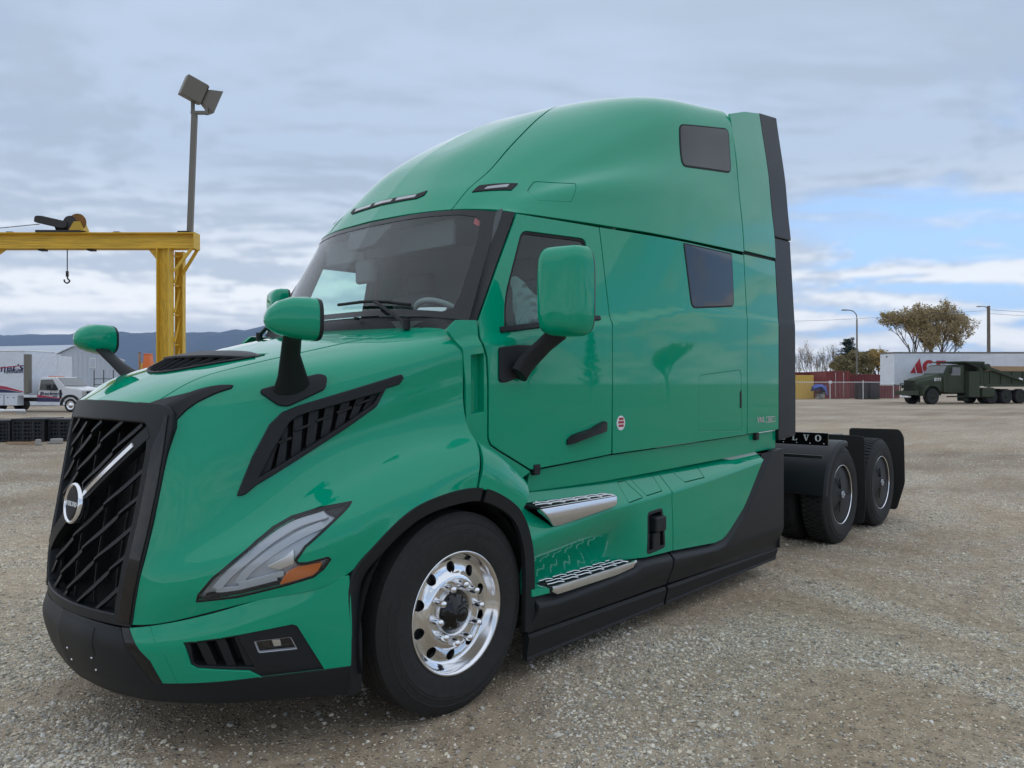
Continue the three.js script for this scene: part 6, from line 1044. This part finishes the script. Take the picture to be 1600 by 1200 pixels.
// ---- trees ----
function tree(name, label, r, a, { h, spread, seed, lean = .35, depth = 5, leaf, leaves = 0, leafSize = .16, trunkR, split = 3, bare = .25, up = .35 }, group) {
  const t = yard(name, label, 'tree', r, a, 0, group), rd = rng(seed), parts = [], tips = [];
  const grow = (p, dir, len, rad, lv) => {
    const mid = p.clone().addScaledVector(dir, len * .5).add(V((rd() - .5) * len * .12, 0, (rd() - .5) * len * .12)), end = p.clone().addScaledVector(dir, len).add(V((rd() - .5) * len * .12, 0, (rd() - .5) * len * .12));
    parts.push(rod(p.toArray(), mid.toArray(), rad, rad * .85, lv > 2 ? 6 : 3), rod(mid.toArray(), end.toArray(), rad * .85, rad * .66, lv > 2 ? 6 : 3));
    if (lv <= 2) tips.push([mid, end]);
    if (lv === 0) return;
    const n = split + (rd() < .4 ? 1 : 0);
    for (let i = 0; i < n; i++) { const q = lerp(.45, 1, (i + rd() * .6) / n), an = (i + rd()) / n * 6.283, d = dir.clone().add(V(Math.cos(an) * spread, up * rd(), Math.sin(an) * spread)).normalize(); grow(p.clone().lerp(end, q), d, len * lerp(.62, .82, rd()), rad * .58, lv - 1); }
  };
  grow(V(0, 0, 0), V((rd() - .5) * .08, 1, (rd() - .5) * .08).normalize(), h * .30, trunkR ?? h * .018, depth);
  mesh('trunk', join(parts), M.bark, t);
  if (leaves) {
    const pos = []; for (let i = 0; i < leaves; i++) { const [a0, b0] = tips[Math.floor(rd() * tips.length)], c = a0.clone().lerp(b0, rd()).add(V(rd() - .5, rd() - .5, rd() - .5).multiplyScalar(.5)), s = leafSize * (.6 + rd() * .8), u = V(rd() - .5, rd() - .5, rd() - .5).normalize(), w = u.clone().cross(V(rd() - .5, rd() - .5, rd() - .5)).normalize(); for (const [x, y] of [[-1, 0], [0, -.5], [1, 0], [-1, 0], [1, 0], [0, .5]]) { const q = c.clone().addScaledVector(u, x * s).addScaledVector(w, y * s); pos.push(q.x, q.y, q.z); } }
    mesh('crown', plain(geo(pos)), leaf, t);
  }
  return t;
}
{
  const tan = leafMat(.38, .29, .13), yel = leafMat(.40, .27, .075), ol = leafMat(.22, .18, .07);
  tree('bare_tree', 'large half-bare tree left of the utility pole, above the red logo', 56.8, 108, { h: 17, spread: .52, seed: 21, depth: 6, split: 3, leaf: tan, leaves: 9500, leafSize: .14, up: .55, trunkR: .2 }, 'half-bare trees behind the trailer');
  tree('bare_tree', 'large half-bare tree nearest to the utility pole', 61.0, 110, { h: 17, spread: .52, seed: 33, depth: 6, split: 3, leaf: tan, leaves: 8000, leafSize: .14, up: .55, trunkR: .2 }, 'half-bare trees behind the trailer');
  tree('yellow_tree', 'low yellow-leaved tree at the front corner of the white trailer', 50.6, 106, { h: 9.4, spread: .75, seed: 45, depth: 4, split: 4, leaf: yel, leaves: 5200, leafSize: .17 }, 'yellow-leaved trees');
  tree('yellow_tree', 'yellow-brown bushy tree just right of the street lamp', 46.4, 104, { h: 8.6, spread: .8, seed: 46, depth: 4, split: 4, leaf: ol, leaves: 5600, leafSize: .18 }, 'yellow-leaved trees');
  tree('yellow_tree', 'small yellow bush showing above the long red container', 37.5, 110, { h: 6.2, spread: .7, seed: 47, depth: 4, split: 3, leaf: yel, leaves: 2600, leafSize: .15 }, 'yellow-leaved trees');
  const px = [[36.0, 3.9], [37.9, 4.3], [40.6, 4.6], [41.7, 5.2], [42.8, 6.4], [44.2, 5.3], [45.2, 5.0], [46.3, 5.6], [47.6, 5.2]];
  px.forEach(([r, h], i) => tree('bare_sapling', ['leftmost bare sapling above the yellow container', 'second bare sapling from the left, above the yellow container', 'third bare sapling from the left, above the long red container', 'bare sapling just left of the tallest one', 'tallest bare sapling above the containers', 'bare sapling just right of the tallest one', 'third bare sapling from the street lamp', 'second bare sapling from the street lamp', 'bare sapling nearest to the street lamp'][i], r - 0.2, 112, { h: h * 1.75, spread: .34, seed: 60 + i, depth: 4, split: 3, trunkR: .085, leaf: tan, leaves: 160, leafSize: .1, up: .9 }, 'bare saplings behind the containers'));
  // pine
  const t = yard('pine_tree', 'dark green pine beside the street lamp', 'tree', 49.0, 112), rd = rng(91), tw = [], pos = [];
  tw.push(rod([0, 0, 0], [.1, 8.2, 0], .18, .04, 7));
  for (let i = 0; i < 64; i++) { const y = 1.4 + 6.7 * (i / 64), an = i * 2.4 + rd(), L = (1 - (y - 1.2) / 7.6) * 2.9 * (.55 + .6 * rd()) + .3, e = [Math.cos(an) * L, y + L * .18 + (rd() - .5) * .3, Math.sin(an) * L]; tw.push(rod([0, y, 0], e, .04, .012, 4)); for (let q = 0; q < 60; q++) { const f = .25 + .75 * rd(), c = V(e[0] * f, lerp(y, e[1], f), e[2] * f).add(V(rd() - .5, (rd() - .5) * .6, rd() - .5).multiplyScalar(.55)), u = V(rd() - .5, rd() * .5, rd() - .5).normalize(), w = u.clone().cross(V(rd() - .5, rd() - .5, rd() - .5)).normalize(), s = .16 + rd() * .12; for (const [a, b] of [[-1, 0], [0, -.22], [1, 0], [-1, 0], [1, 0], [0, .22]]) { const k = c.clone().addScaledVector(u, a * s).addScaledVector(w, b * s); pos.push(k.x, k.y, k.z); } } }
  mesh('trunk', join(tw), M.bark, t); mesh('crown', plain(geo(pos)), leafMat(.018, .045, .028), t);
}
// ---- beyond the right edge of the picture, mirrored in the truck's side ----
{
  const src = scene.getObjectByName('semi_trailer');
  for (const [r, a, turn, lab] of [[66, 8, -1.9, 'white semi trailer outside the picture, right of the photographer'], [58, -14, -2.3, 'white semi trailer outside the picture, behind the photographer']]) { const c = src.clone(); c.name = numbered('semi_trailer'); scene.add(c); c.position.set(...spot(r, a)); c.rotation.y = TURN + turn; tag(c, lab, 'trailer'); }
  const T = ['yellow_tree', 'pine_tree', 'yellow_tree_001', 'bare_tree', 'pine_tree'];
  [[86, 30], [88, 14], [84, 2], [80, -12], [74, -24]].forEach(([r, a], i) => { const c = scene.getObjectByName(T[i]).clone(); c.name = numbered(T[i].replace(/_\d+$/, '')); scene.add(c); c.position.set(...spot(r, a)); c.rotation.y = i * 1.3; tag(c, ['yellow-leaved tree outside the picture, first in the row on the right', 'pine outside the picture, second in the row on the right', 'yellow-leaved tree outside the picture, third in the row on the right', 'half-bare tree outside the picture, fourth in the row on the right', 'pine outside the picture, last in the row on the right'][i], 'tree'); });
}
// ---------- haze over the far hills ----------
scene.fog = new THREE.FogExp2(0xa9c4ec, .00007);
renderer.render(scene, camera);
